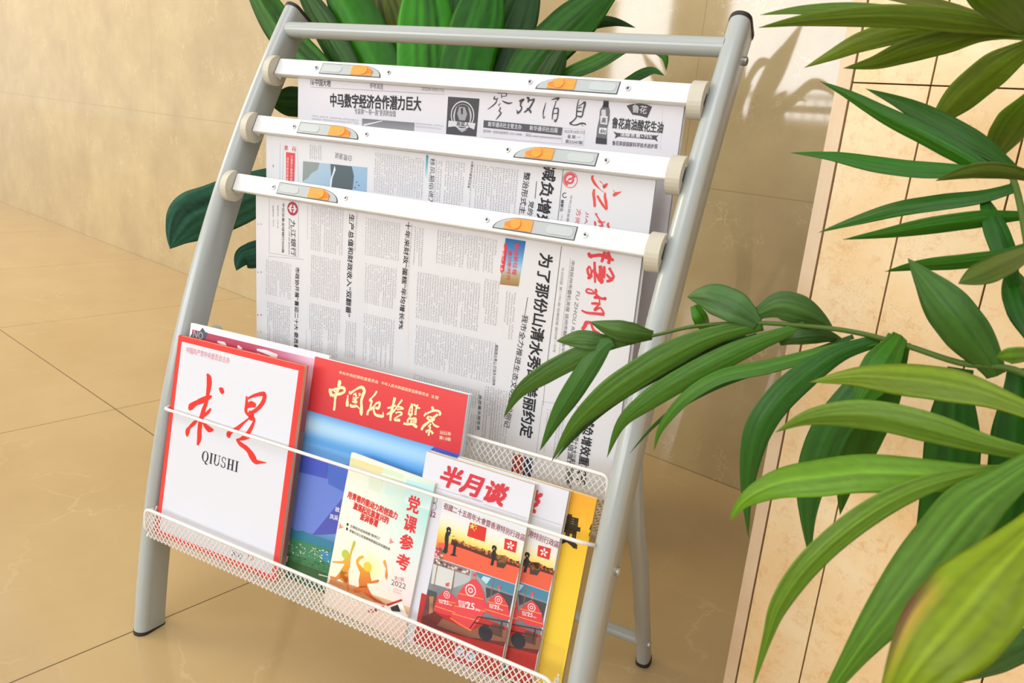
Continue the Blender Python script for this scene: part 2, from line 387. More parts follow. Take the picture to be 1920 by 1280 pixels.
class Sheet:
    """a printed sheet: plane with axes a (right), b (up), normal n in rack space; art is laid in sheet millimetre-true coordinates"""
    def __init__(s, o, a, bb, wave=None):
        s.o = Vector(o); s.a = Vector(a).normalized(); s.b = Vector(bb).normalized(); s.n = s.a.cross(s.b); s.wave = wave
        s.v = []; s.f = []; s.c = []; s.zoom = None; s.top = 0; s.clip = None
    def at(s, x, y):
        if s.zoom: zx, zy, k = s.zoom; x, y = zx + x / k, zy + y / k
        d = ray_r(x, y); t = (s.o - CAMR).dot(s.n) / d.dot(s.n); p = CAMR + d * t - s.o
        return (p.dot(s.a), p.dot(s.b))
    def P(s, a, b, h): 
        w = s.wave(a, b) if s.wave else 0
        return s.o + s.a * a + s.b * b + s.n * (h * .00009 + w)
    def raw(s, pts, faces, col, h):
        if s.clip: a0, a1, b0, b1 = s.clip; pts = [(min(a1, max(a0, p[0])), min(b1, max(b0, p[1]))) for p in pts]
        n = len(s.v); s.v += [s.P(p[0], p[1], h) for p in pts]; s.f += [tuple(i + n for i in q) for q in faces]
        s.c += [lin(col)] * len(pts) if isinstance(col, (str, tuple)) else [lin(c) for c in col]
    def poly(s, pts, col, h=1): s.raw(pts, [tuple(range(len(pts)))], col, h)
    def ppoly(s, pts, col, h=1): s.poly([s.at(*p) for p in pts], col, h)
    def grid(s, a0, a1, b0, b1, na, nb, cf, h=0):
        pts = [(a0 + (a1 - a0) * i / na, b0 + (b1 - b0) * j / nb) for j in range(nb + 1) for i in range(na + 1)]
        col = [cf(i / na, j / nb) for j in range(nb + 1) for i in range(na + 1)] if callable(cf) else cf
        s.raw(pts, [(j * (na + 1) + i, j * (na + 1) + i + 1, (j + 1) * (na + 1) + i + 1, (j + 1) * (na + 1) + i) for j in range(nb) for i in range(na)], col, h)
    def quad(s, q, cf, h=1, na=1, nb=1):      # q: TL TR BR BL in px, cf(u, v from top) or colour
        tl, tr, br, bl = [s.at(*p) for p in q]; pts = []; col = []
        for j in range(nb + 1):
            for i in range(na + 1):
                u, v = i / na, j / nb
                pts.append(tuple((tl[k] * (1 - u) + tr[k] * u) * (1 - v) + (bl[k] * (1 - u) + br[k] * u) * v for k in (0, 1)))
                col.append(cf(u, v) if callable(cf) else cf)
        s.raw(pts, [(j * (na + 1) + i, (j + 1) * (na + 1) + i, (j + 1) * (na + 1) + i + 1, j * (na + 1) + i + 1) for j in range(nb) for i in range(na)], col, h)
    def line(s, p0, p1, wd, col, h=2):
        A, B = Vector(s.at(*p0)), Vector(s.at(*p1)); d = (B - A).normalized(); q = Vector((-d.y, d.x)) * wd / 2
        s.poly([tuple(A - q), tuple(B - q), tuple(B + q), tuple(A + q)], col, h)
    def disc(s, c, r, col, h=2, r1=0, a0=0, a1=360, n=28):
        """c px centre, r in metres (ring when r1)"""
        A = s.at(*c) if not (isinstance(c, tuple) and len(c) == 3) else c[:2]
        an = [math.radians(a0 + (a1 - a0) * i / n) for i in range(n + 1)]
        o = [(A[0] + r * math.cos(t), A[1] + r * math.sin(t)) for t in an]
        if r1: 
            i_ = [(A[0] + r1 * math.cos(t), A[1] + r1 * math.sin(t)) for t in an]
            s.raw(o + i_, [(k, k + 1, n + 2 + k, n + 1 + k) for k in range(n)], col, h)
        else: s.raw([A] + o, [(0, k + 1, k + 2) for k in range(n)], col, h)
    def text(s, st, p0, p1, size, col, bold=0.0, h=3, shear=0, jit=0):
        """baseline from px p0 to px p1; size = height of the glyphs in the px frame"""
        A, B = Vector(s.at(*p0)), Vector(s.at(*p1)); d = B - A; L = d.length
        hgt = L / math.hypot(p1[0] - p0[0], p1[1] - p0[1]) * size
        d /= L; up = Vector((-d.y, d.x))
        bw = bold * .9; SH = [(0, 0)] if bold < .006 else [(-1, -1), (1, -1), (1, 1), (-1, 1)]
        if not jit:
            v, f, asp = glyphs(st, 0)
            for q, (sx, sy) in enumerate(SH): s.raw([tuple(A + d * (x * L + shear * y * hgt + sx * bw * hgt) + up * (y * hgt + sy * bw * hgt)) for x, y in v], f, col, h + q * .2)
        else:
            st = [c for c in st]; cw = L / len(st)
            for i, ch in enumerate(st):
                if ch == ' ': continue
                v, f, asp = glyphs(ch, 0); r = random.uniform(-1, 1) * jit * .5; k = 1 + random.uniform(-.5, .5) * jit; y_ = random.uniform(-.3, .3) * jit
                pts = []
                for x, y in v:
                    x2, y2 = (x - .5) * cw * .92 * k, (y - .5) * hgt * k
                    x2 += shear * y2 + .06 * cw * math.sin(y * 7 + i * 2) * jit * 3; y2 += .05 * hgt * math.sin(x * 6 + i) * jit * 3
                    x2, y2 = x2 * math.cos(r) - y2 * math.sin(r), x2 * math.sin(r) + y2 * math.cos(r)
                    pts.append(tuple(A + d * ((i + .5) * cw + x2) + up * (hgt * (.5 + y_) + y2)))
                for q, (sx, sy) in enumerate(SH): s.raw([(p[0] + sx * bw * hgt, p[1] + sy * bw * hgt) for p in pts], f, col, h + q * .2)
    def brush(s, pts, col, h=3):
        """brush stroke through px (x, y, width px)"""
        P = [(*s.at(x, y), w) for x, y, w in pts]; k = (Vector(s.at(pts[0][0] + 10, pts[0][1])) - Vector(s.at(pts[0][0], pts[0][1]))).length / 10
        fine = []
        for i in range(len(P) - 1):
            p0, p1, p2, p3 = P[max(i - 1, 0)], P[i], P[i + 1], P[min(i + 2, len(P) - 1)]
            for q in range(6):
                t = q / 6; fine.append([.5 * (2 * p1[j] + (p2[j] - p0[j]) * t + (2 * p0[j] - 5 * p1[j] + 4 * p2[j] - p3[j]) * t * t + (3 * p1[j] - p0[j] - 3 * p2[j] + p3[j]) * t ** 3) for j in range(3)])
        fine.append(list(P[-1])); Lp = []; Rp = []
        for i, p in enumerate(fine):
            d = Vector(fine[min(i + 1, len(fine) - 1)][:2]) - Vector(fine[max(i - 1, 0)][:2]); d.normalize(); q = Vector((-d.y, d.x)) * max(p[2], .5) * k / 2
            q *= 1 + .03 * math.sin(i * 1.3)
            Lp.append((p[0] + q.x, p[1] + q.y)); Rp.append((p[0] - q.x, p[1] - q.y))
        n = len(fine); s.top = (s.top + 1) % 12; s.raw(Lp + Rp, [(i, n + i, n + i + 1, i + 1) for i in range(n - 1)], col, h + s.top * .15)
    def greek(s, q, cols, down=True, col='a5a3ab', pitch=.0023, lead=.0035, h=2):
        """small body type in px quad q (TL TR BR BL); every character is a few short strokes. down: lines run down the picture (page turned on its side)"""
        P = [s.at(*p) for p in q]; a0 = (P[0][0] + P[3][0]) / 2; a1 = (P[1][0] + P[2][0]) / 2; b1 = (P[0][1] + P[1][1]) / 2; b0 = (P[2][1] + P[3][1]) / 2
        L, H = ((b1 - b0), (a1 - a0)) if down else ((a1 - a0), (b1 - b0))
        pts = []; fs = []
        nl = max(1, int(H / lead)); nc = max(1, int(L / pitch))
        for i in range(nl):
            stop = nc if random.random() > .12 else int(nc * random.uniform(.4, .9))
            for j in range(stop):
                if random.random() < .05: continue
                for st in range(3):
                    cx_, cy_ = (j + .5) * pitch + random.uniform(-.2, .2) * pitch, (i + .5) * lead + random.uniform(-.3, .3) * pitch
                    hw, hh = (pitch * .40, .00016) if random.random() < .55 else (.00016, pitch * .42)
                    n = len(pts)
                    for dx, dy in ((-hw, -hh), (hw, -hh), (hw, hh), (-hw, hh)):
                        x, y = cx_ + dx, cy_ + dy
                        pts.append((a1 - y, b1 - x) if down else (a0 + x, b1 - y))
                    fs.append((n, n + 1, n + 2, n + 3))
        s.raw(pts, fs, col, h)
    def build(s, name, m, parent, off):
        o = mesh_obj(name, s.v, s.f, m, parent, False, off=off)
        # every face looks out of the sheet
        me = o.data; at_ = me.color_attributes.new('Col', 'FLOAT_COLOR', 'POINT')
        at_.data.foreach_set('color', [x for c in s.c for x in (*c, 1)])
        bm = bmesh.new(); bm.from_mesh(me); flip = [f for f in bm.faces if f.normal.dot(s.n) < 0]; bmesh.ops.reverse_faces(bm, faces=flip); bm.to_mesh(me); bm.free()
        return o

def mixc(a, b, t):
    a = [int(a[i:i + 2], 16) for i in (0, 2, 4)] if isinstance(a, str) else a; b = [int(b[i:i + 2], 16) for i in (0, 2, 4)] if isinstance(b, str) else b
    t = min(1, max(0, t)); return tuple(x * (1 - t) + y * t for x, y in zip(a, b))
def ramp(stops):
    def f(t):
        for (p0, c0), (p1, c1) in zip(stops, stops[1:]):
            if t <= p1: return mixc(c0, c1, (t - p0) / (p1 - p0 + 1e-9))
        return mixc(stops[-1][1], stops[-1][1], 0)
    return f

# ------------------------------------------------------------------ newspaper clamps
def make_clamp(w, label):
    base = profile_pt(.033, w, 0); root = rack_empty('newspaper_clamp', base, label=label, cat='newspaper clamp', group='newspaper clamps on the rack')
    s = slope(w); k = 1 / math.hypot(1, s); T = Vector((0, s * k, k)); N = Vector((0, -k, s * k)); U = Vector((1, 0, 0)); O_ = Vector((0, base.y, base.z))
    b = MB(); u0, u1 = .0385, .6205
    b.box(O_ + U * (u0 + u1) / 2 - N * .0042, U * (u1 - u0) / 2, T * .0118, N * .0042)
    bar = b.build('front_bar', M['white'], root, off=base, bevel=.0018)
    b = MB(); b.box(O_ + U * (u0 + u1) / 2 - N * .0118, U * (u1 - u0) / 2, T * .0092, N * .0026)
    b.build('rear_bar', M['white'], root, off=base, bevel=.0012)
    def outline(a0, a1, h, n=9, flip=False):
        L = a1 - a0; r = min(L * .36, .034) * (h / .0078)
        pts = [(a0, -h), (a1, -h)] + [(a1 - r + r * math.cos(math.radians(q)), -h + 2 * h * math.sin(math.radians(q))) for q in [90 * i / n for i in range(1, n + 1)]] + [(a0, h)]
        return pts
    def place(pts, mid, flip, n): return [O_ + U * ((2 * mid - x) if flip else x) + T * y + N * n for x, y in pts]
    for flip, a0, a1 in ((False, .115, .2135), (True, .4295, .528)):
        mid = (a0 + a1) / 2
        b = MB(); b.prism(place(outline(a0, a1, .0078), mid, flip, -.0004), N * .0009); lt = tag(b.build('latch', M['outline'], root, off=base), 'grey latch plate in a dark recess')
        b = MB(); b.prism(place(outline(a0 + .0010, a1 - .0018, .0070), mid, flip, .0003), N * .0006); b.build('latch_plate', M['latch'], lt, off=base)
        b = MB(); rr = [(a0 + .004 + .0 + (.0048 * math.cos(q)), .0048 * math.sin(q)) for q in [math.radians(90 + 180 * i / 8) for i in range(9)]]
        rr = [(x + .004, y) for x, y in rr] + [(x + .022 + 2 * (a0 + .008 - x), y) for x, y in [(p[0] + .004, p[1]) for p in rr][::-1]]
        b.prism(place(rr, mid, flip, .0008), N * .0007); b.build('thumb_pad', M['latchpad'], lt, off=base, bevel=.0004)
        # orange slider with a raised ridge and grip ribs
        sl = MB(); x0 = a0 + .051; x1 = a0 + .0855
        sh = [(x0, -.0066), (x1 - .001, -.0066)] + [(x1 - .016 + .0155 * math.cos(math.radians(q)), -.0066 + .0132 * math.sin(math.radians(q))) for q in range(15, 91, 15)] + [(x0, .0066)]
        sl.prism(place(sh, mid, flip, .0008), N * .0012)
        dm = [(x0 + .0195 + .0062 * math.cos(q), .0062 * math.sin(q)) for q in [2 * math.pi * i / 18 for i in range(18)]]
        sl.prism(place(dm, mid, flip, .0015), N * .0020)
        for g in range(5):
            gx = x0 + .0255 + g * .0017; gh = .0040 - g * .0005
            sl.prism(place([(gx, -gh - .001), (gx + .0009, -gh - .001), (gx + .0009, gh - .001), (gx, gh - .001)], mid, flip, .0018), N * .0009)
        sl.build('slider', M['orange'], lt, off=base, bevel=.0005); tag(lt.children[-1], 'orange sliding catch')
    for a in (.1075, .2235, .4205, .5385):
        b = MB(); c = O_ + U * a; b.sweep([c - N * .0005, c + N * .0012, c + N * .0015], [.0029, .0029, .0022], n=14)
        sc = b.build('screw', M['steel'], root, True, off=base, auto=.6)
        b = MB(); b.sweep([c + N * .0012, c + N * .0017], .0013, n=8); b.build('screw_socket', M['black'], sc, off=base)
    return root
make_clamp(BARS[0], 'topmost white newspaper clamp bar, below the rack\'s round top rail')
make_clamp(BARS[1], 'middle white newspaper clamp bar of three, between the other two bars')
make_clamp(BARS[2], 'lowest white newspaper clamp bar, just above the large red masthead paper')

# ------------------------------------------------------------------ newspapers
INK = '3a3a42'; RED = 'd8434a'; GREY = '8b8a90'
def newspaper(v, u0, u1, w0, w1, label, wave=None):
    P0 = Vector(((u0 + u1) / 2, v, w0))
    root = rack_empty('newspaper', P0, label=label, cat='newspaper', group='newspapers hanging from the clamps')
    s = Sheet((0, v, 0), (1, 0, 0), (0, 0, 1), wave)
    return root, s, P0
def finish(root, s, P0, u0, u1, w0, w1, cf, inner):
    pg = s.build('front_page', M['print_news'], root, P0)
    for du0, du1, dv, dw in inner:
        b = MB(); v = s.o.y
        n = 24; vs = []; 
        for i in range(n + 1):
            u = u0 + du0 + (u1 + du1 - u0 - du0) * i / n
            for ww, dd in ((w0 + dw, 0), (w1, 0), (w1, .0008), (w0 + dw, .0008)):
                q = s.P(u, ww, 0); vs.append((u, q.y + dv + dd, ww))
        f = [(i * 4 + k, i * 4 + (k + 1) % 4, i * 4 + 4 + (k + 1) % 4, i * 4 + 4 + k) for i in range(n) for k in range(4)] + [(0, 1, 2, 3), tuple(n * 4 + k for k in (3, 2, 1, 0))]
        b.add(vs, f); b.build('inner_pages', M['newsback'], root, off=P0)

# --- third (front) paper, page turned on its side, masthead to the right
def wave3(a, b): return .0012 * math.sin((a - .05) * 13) * max(0, min(1, (.60 - b) / .12)) - .0016 * math.exp(-((a - .255) / .012) ** 2) * max(0, min(1, (.60 - b) / .1))
u0, u1, w0, w1 = .0695, .600, .318, .597
root, s, P0 = newspaper(.166, u0, u1, w0, w1, 'lowest newspaper, red brush masthead, hanging in front of the other papers', wave3)
s.grid(u0, u1, w0, w1, 60, 14, 'dadadf', 0)
s.ppoly([(762, 395), (768, 395), (764, 705), (757, 703)], 'ddd9da', 1)
s.text('为了那份山清水秀的美丽约定', (1012, 474), (974, 816), 26, '26262c', .028)
s.text('——我市全力推进生态文明建设侧记', (985, 556), (944, 800), 12, '33333a', .008)
s.text('生产总值和财政收入“双翻番”', (655, 401), (649, 592), 12, '2c2c34', .02)
s.text('十年来财政“蛋糕”年均增长9%', (761, 415), (747, 616), 11, '2c2c34', .02)
s.text('市政协开展“喜迎二十大 委员看变化”', (555, 500), (552, 680), 9.5, '2c2c34', .02)
s.text('九江银行', (545, 411), (547, 478), 12, '3a3a44', .01, shear=.1)
s.text('BANK OF JIUJIANG', (541, 409), (541, 476), 4.2, '55555e', 0)
s.text('不仅仅是全球银行500强', (529, 380), (529, 473), 6, '44444c', .01)
s.text('股票代码：6190.HK', (520, 385), (520, 428), 3.6, '77777f'); s.text('客服热线：95316', (511, 385), (512, 424), 3.6, '77777f')
s.disc((549, 391), .0088, 'a93a4e', 3)
s.disc((549, 391), .0056, 'dadadf', 4, r1=.0028, a0=100, a1=250); s.disc((549, 391), .0056, 'dadadf', 4, r1=.0028, a0=280, a1=430); s.ppoly([(541, 389), (557, 391), (557, 393), (541, 391)], 'dadadf', 5)
for p in [((505, 372), (505, 474)), ((505, 474), (560, 482)), ((560, 372), (560, 482)), ((577, 384), (575, 660)), ((503, 480), (570, 486))]: s.line(*p, .0005, 'a3a2aa', 2)
for y, c in ((420, 'a0a0a8'), (510, '8a8a92'), (590, 'c23a50'), (622, 'd8b84a')):
    s.disc((484, y), .0011, c, 2); s.disc((490, y), .0011, c, 2)
for q in [[(498, 488), (547, 491), (547, 562), (498, 555)], [(498, 568), (545, 570), (545, 655), (498, 650)],
          [(581, 383), (646, 393), (643, 477), (580, 470)], [(580, 478), (640, 486), (638, 566), (579, 558)], [(579, 570), (640, 576), (638, 672), (578, 660)],
          [(684, 408), (752, 418), (748, 490), (682, 482)], [(682, 494), (745, 502), (742, 580), (681, 572)], [(678, 588), (740, 597), (738, 692), (677, 680)], [(645, 600), (669, 604), (667, 672), (644, 668)],
          [(775, 424), (795, 427), (792, 500), (774, 498)], [(820, 432), (932, 447), (930, 512), (812, 500)], [(780, 512), (900, 527), (897, 617), (778, 604)], [(905, 522), (936, 526), (933, 612), (903, 607)], [(776, 616), (930, 634), (926, 712), (773, 696)], [(772, 708), (900, 725), (897, 760), (770, 745)], [(905, 725), (956, 732), (950, 832), (899, 826)], [(780, 755), (895, 770), (892, 830), (778, 815)],
          [(1019, 765), (1033, 767), (1029, 850), (1014, 848)], [(1040, 780), (1058, 782), (1052, 860), (1034, 858)], [(945, 545), (966, 548), (963, 640), (941, 637)]]: s.greek(q, 1)
for p0, p1 in (((668, 396), (664, 470)), ((771, 420), (760, 560))): s.text('奋力谱写全面建设社会主义现代化抚州篇章', p0, p1, 4, 'b4b2b8', 0)
s.text('赋能绿水青山 价值多元转换', (928, 646), (922, 722), 6, '6a6a72', .01); s.text('高质量发展答卷', (897, 740), (893, 806), 6, '6a6a72', .01)
# masthead
s.zoom = (1060, 460, 4.925)
for st in ([(215, 65, 20), (228, 95, 30), (260, 95, 24), (330, 90, 26), (400, 115, 30), (448, 138, 16)], [(365, 60, 24), (350, 110, 26), (335, 155, 18)], [(390, 62, 26), (410, 115, 28), (398, 170, 24)], [(235, 105, 20), (245, 118, 12)],
           [(270, 150, 18), (272, 220, 20), (275, 345, 14)], [(222, 190, 14), (206, 220, 18), (212, 260, 18), (232, 290, 24), (205, 302, 20)], [(222, 190, 14), (240, 230, 12), (238, 290, 24)], [(250, 225, 20), (290, 270, 24), (320, 320, 26), (345, 350, 20)], [(320, 185, 24), (330, 230, 34), (328, 290, 34), (340, 340, 30)], [(358, 190, 18), (362, 240, 20), (350, 300, 26)], [(405, 205, 22), (430, 250, 18), (445, 290, 20), (420, 305, 20), (380, 265, 16)], [(380, 330, 18), (410, 325, 22), (440, 310, 18)],
           [(275, 402, 20), (288, 425, 16), (250, 442, 16), (196, 430, 14), (205, 402, 14), (245, 412, 10), (275, 440, 12)], [(275, 430, 16), (300, 470, 22), (340, 490, 18), (370, 488, 22), (362, 505, 12)], [(300, 470, 14), (270, 480, 18), (312, 492, 10), (316, 540, 12)], [(240, 535, 16), (285, 535, 20), (325, 545, 16)], [(310, 545, 10), (272, 595, 20), (325, 575, 14), (360, 632, 14)], [(150, 598, 12), (200, 620, 18), (280, 628, 20), (362, 636, 24)],
           [(240, 712, 20), (195, 712, 28), (180, 745, 28), (155, 775, 24)], [(240, 718, 18), (262, 778, 20), (312, 815, 26)], [(170, 780, 12), (230, 860, 20), (300, 850, 20)],
           [(190, 960, 14), (250, 970, 40), (285, 960, 30)], [(250, 975, 30), (200, 1010, 28), (150, 1050, 24), (108, 1060, 6)], [(200, 1010, 20), (150, 1110, 22), (130, 1160, 22)], [(108, 1066, 6), (140, 1120, 8)], [(335, 1005, 14), (348, 990, 12)], [(240, 975, 18), (215, 955, 10)], [(290, 1110, 14), (325, 1115, 14)]): s.brush([(x, y, w * 1.2) for x, y, w in st], RED)
s.zoom = None
s.text('FU ZHOU RIBAO', (1081, 545), (1066, 650), 7, '77767c', .0, shear=.2)
s.text('中共抚州市委机关报 抚州市融媒体中心主办', (1071, 488), (1048, 690), 7.5, '77767c', .008)
s.text('今日四版 第11791期 投稿邮箱 国内统一刊号', (1053, 500), (1036, 660), 5.4, '8a898f', 0)
s.line((1053, 461), (1022, 712), .0007, '5a6268'); s.line((1070, 484), (1045, 690), .0004, '99989e'); s.line((1022, 712), (1018, 760), .0005, '7a8088')
s.line((1015, 752), (1120, 768), .0004, '8a8f94'); s.line((1017, 755), (1003, 870), .0004, '8a8f94')
s.text('减负增效重实干', (1097, 778), (1080, 905), 19, '2a2a30', .026)
s.text('——党的十九大以来整治形式主义', (1080, 792), (1062, 912), 10, '3a3a42', .012)
s.text('为基层减负综述', (1068, 800), (1060, 905), 9, '44444c', .01)
# picture banner
q = [(948, 446), (986, 452), (972, 537), (937, 533)]
s.quad(q, lambda a, t: ramp([(0, '2f66a6'), (.3, '4d8fc6'), (.62, 'a9cbe0'), (.8, 'b09a6c'), (1, '96784a')])(t), 2, 2, 8)
s.ppoly([(946, 456), (952, 460), (945, 508), (940, 512), (937, 506)], 'd5394a', 3)
s.text('喜迎二十大', (939, 462), (936, 508), 8, 'f6e6e6', .01, 4)
s.text('奋进新征程', (966, 455), (960, 515), 9, 'd5394a', .02, jit=.1); s.text('建功新时代', (954, 468), (949, 525), 8, 'd5394a', .02, jit=.1)
s.ppoly([(962, 850), (982, 855), (979, 892), (958, 887)], 'a8392f', 3); s.ppoly([(983, 856), (999, 860), (996, 895), (980, 892)], '2c3c66', 3)
finish(root, s, P0, u0, u1, w0, w1, None, [(.001, -.001, .0012, .001), (.0, .0025, .0035, .0)])

# --- second paper
def wave2(a, b): return .0005 * math.sin((a + .05) * 11)
u0, u1, w0, w1 = .055, .5935, .375, .672
root, s, P0 = newspaper(.200, u0, u1, w0, w1, 'middle newspaper, red masthead and landscape photo, half hidden by the paper in front', wave2)
s.grid(u0, u1, w0, w1, 50, 14, 'dadadf', 0)
s.text('减负增效重实干', (1020, 308), (989, 515), 27, '2a2a30', .026)
s.line((1006, 340), (1003, 372), .0008, '44444c'); s.text('党的十九大以来', (992, 376), (978, 470), 11, '33333a', .012)
s.text('整治形式主义为基层减负', (983, 322), (960, 490), 13, '33333a', .014)
s.line((1056, 316), (1040, 470), .0007, '5a6268')
s.disc((1069, 337), .0088, 'd9545a', 3, r1=.0080); s.disc((1069, 337), .0074, 'd9545a', 3, r1=.0050, a0=30, a1=250); s.disc((1069, 337), .0048, 'd9545a', 3, r1=.0026, a0=200, a1=420); s.disc((1069, 337), .0022, 'd9545a', 3, a0=0, a1=220)
s.disc((1059, 366), .0030, '4a4a58', 3, r1=.0020, a0=60, a1=330); s.text('赣鄱云', (1052, 374), (1050, 396), 6, '4a4a55', .02)
s.zoom = (1050, 310, 9.84)
for st in ([(610, 185, 40), (595, 240, 44), (640, 330, 46), (690, 390, 30), (750, 450, 10), (825, 500, 8)], [(735, 285, 12), (790, 340, 14)], [(800, 350, 14), (815, 400, 50), (850, 360, 50), (880, 335, 20)], [(985, 450, 10), (1005, 490, 12)], [(985, 565, 40), (1020, 530, 60), (1080, 505, 34), (1140, 482, 6)],
           [(635, 440, 40), (620, 520, 48), (635, 640, 48), (642, 765, 44)], [(690, 555, 36), (740, 650, 44), (800, 740, 46), (860, 820, 30)], [(840, 505, 30), (830, 570, 44), (850, 680, 50), (865, 810, 34)],
           [(650, 900, 44), (690, 890, 20)], [(670, 910, 24), (720, 990, 26), (770, 1060, 36), (790, 1130, 30)], [(700, 1015, 14), (740, 1050, 30), (840, 1040, 14)], [(640, 1020, 16), (650, 1075, 44), (655, 1115, 14)], [(720, 1115, 20), (780, 1115, 40)], [(905, 1050, 14), (885, 1090, 44), (900, 1150, 40), (910, 1250, 40)]): s.brush(st, 'dd5048')
s.zoom = None
s.text('JIANGXI RIBAO', (1098, 396), (1078, 520), 7, 'c06a70', 0, shear=.15); s.text('方尚志题', (1081, 391), (1074, 450), 10, 'd8777c', .01)
s.text('中共江西省委机关报', (1069, 366), (1058, 440), 5, '77767c'); s.text('大江网 www.jxnews.com.cn', (1052, 402), (1040, 480), 4, '8a898f')
# photo: gorge with water
q = [(569, 302), (689, 314), (687, 372), (567, 358)]
s.quad(q, lambda a, t: mixc('b2c6d2', '93b4d2', a + .3 * t), 2, 6, 4)
s.ppoly([(620, 307), (660, 312), (664, 330), (662, 352), (656, 368), (614, 364), (622, 340)], '55646a', 3); s.ppoly([(569, 302), (600, 305), (596, 318), (585, 324), (578, 334), (568, 340)], '8f9a96', 3)
s.ppoly([(628, 310), (630, 318), (624, 334), (622, 350), (618, 362), (620, 338), (625, 322)], 'd6e0e6', 4)
for x, y in ((668, 340), (672, 346), (665, 350)): s.ppoly([(x, y), (x + 4, y + 2), (x, y + 2.4)], '3d4a55', 4)
s.text('白鹭漫说', (660, 292), (629, 285), 9, '77767e', .0)
q = [(537, 285), (554, 287), (552, 345), (537, 343)]; s.quad(q, 'd84a4e', 3); s.text('立德树人强国有我', (546, 291), (545, 338), 5.5, 'f3d0d0', .01, 4); s.text('党旗在基层飘扬', (539, 294), (538, 338), 4.5, 'f3d0d0', .01, 4)
s.text('分', (556, 275), (548, 274), 7, 'd8434a', .01); s.text('读', (541, 273), (534, 272), 7, 'd8434a', .01)
for p in [((532, 276), (530, 345)), ((558, 278), (560, 345)), ((526, 268), (525, 360))]: s.line(*p, .0006, 'a9c4d4', 2)
s.quad([(799, 290), (803, 291), (800, 338), (796, 337)], lambda a, t: mixc('2e8fa6', 'd8e6ea', t), 2, 1, 6)
s.text('移风易俗进万家', (806, 296), (802, 400), 11, '3a3f58', .0, jit=.12)
for q in [[(580, 270), (605, 273), (603, 301), (578, 298)], [(702, 285), (796, 297), (792, 372), (698, 362)], [(834, 300), (872, 305), (868, 395), (830, 390)], [(878, 306), (972, 318), (966, 420), (872, 404)], [(815, 300), (830, 302), (826, 380), (811, 378)]]: s.greek(q, 1)
s.text('以更大力度深化改革', (884, 302), (876, 352), 5, '55555c', .01)
for y in (310, 312): s.disc((513, y), .001, '8a8a92', 2)
finish(root, s, P0, u0, u1, w0, w1, None, [(.001, -.0015, .0012, .001), (.0, -.0005, .0032, .0)])

# --- first (back) paper, upright
def wave1(a, b): return .0004 * math.sin((a + .1) * 12)
u0, u1, w0, w1 = .074, .6015, .40, .7485
root, s, P0 = newspaper(.239, u0, u1, w0, w1, 'topmost newspaper, upright, black brush masthead and bottle advertisement', wave1)
s.grid(u0, u1, w0, w1, 50, 14, 'd8d6de', 0)
s.text('16·中国大地', (583, 160), (620, 163), 10, '55555e', .01); s.text('参考消息', (693, 165), (718, 168), 8, '66666e'); s.text('2022年10月17日', (790, 170), (832, 173), 7, '77777f')
s.line((583, 163), (834, 177), .0004, '8a8a92')
s.text('中马数字经济合作潜力巨大', (620, 200), (789, 208), 20, '35353c', .028)
s.text('专家称“一带一路”更具附加值', (665, 214), (742, 219), 9, '66666e', .005)
s.greek([(585, 216), (675, 222), (675, 236), (585, 230)], 1, False); s.greek([(778, 229), (832, 233), (832, 246), (778, 242)], 1, False)
s.quad([(679, 222), (777, 230), (776, 250), (679, 242)], lambda a, t: mixc('77777d', '9a9aa0', t), 2, 2, 2); s.ppoly([(681, 233), (716, 226), (718, 227), (683, 236)], 'd8d8dd', 3)
# dark badge advertisement
s.quad([(840, 181), (899, 185), (893, 256), (836, 251)], '47474d', 2)
c = s.at(867, 216)
s.disc((c[0], c[1], 0), .0165, 'cfcfd4', 3, r1=.0152); s.disc((c[0], c[1], 0), .0130, '8f8f95', 3, r1=.0122)
s.ppoly([(861, 200), (872, 201), (876, 214), (872, 226), (861, 225), (857, 213)], '9a9aa0', 4); s.ppoly([(864, 203), (868, 202), (868, 214), (865, 214)], '3a3a40', 5)
for x in (853, 881): s.brush([(x, 230, 2), (x + (x - 867) * .12, 216, 3), (x - (x - 867) * .2, 200, 1)], 'bcbcc2', 4)
s.ppoly([(841, 226), (892, 231), (889, 243), (881, 239), (852, 237), (840, 238)], 'cfcfd4', 5); s.text('高粱人', (856, 236), (880, 238), 7, '47474d', .02, 6)
s.ppoly([(857, 241), (876, 243), (866, 248)], 'a9a9af', 4)
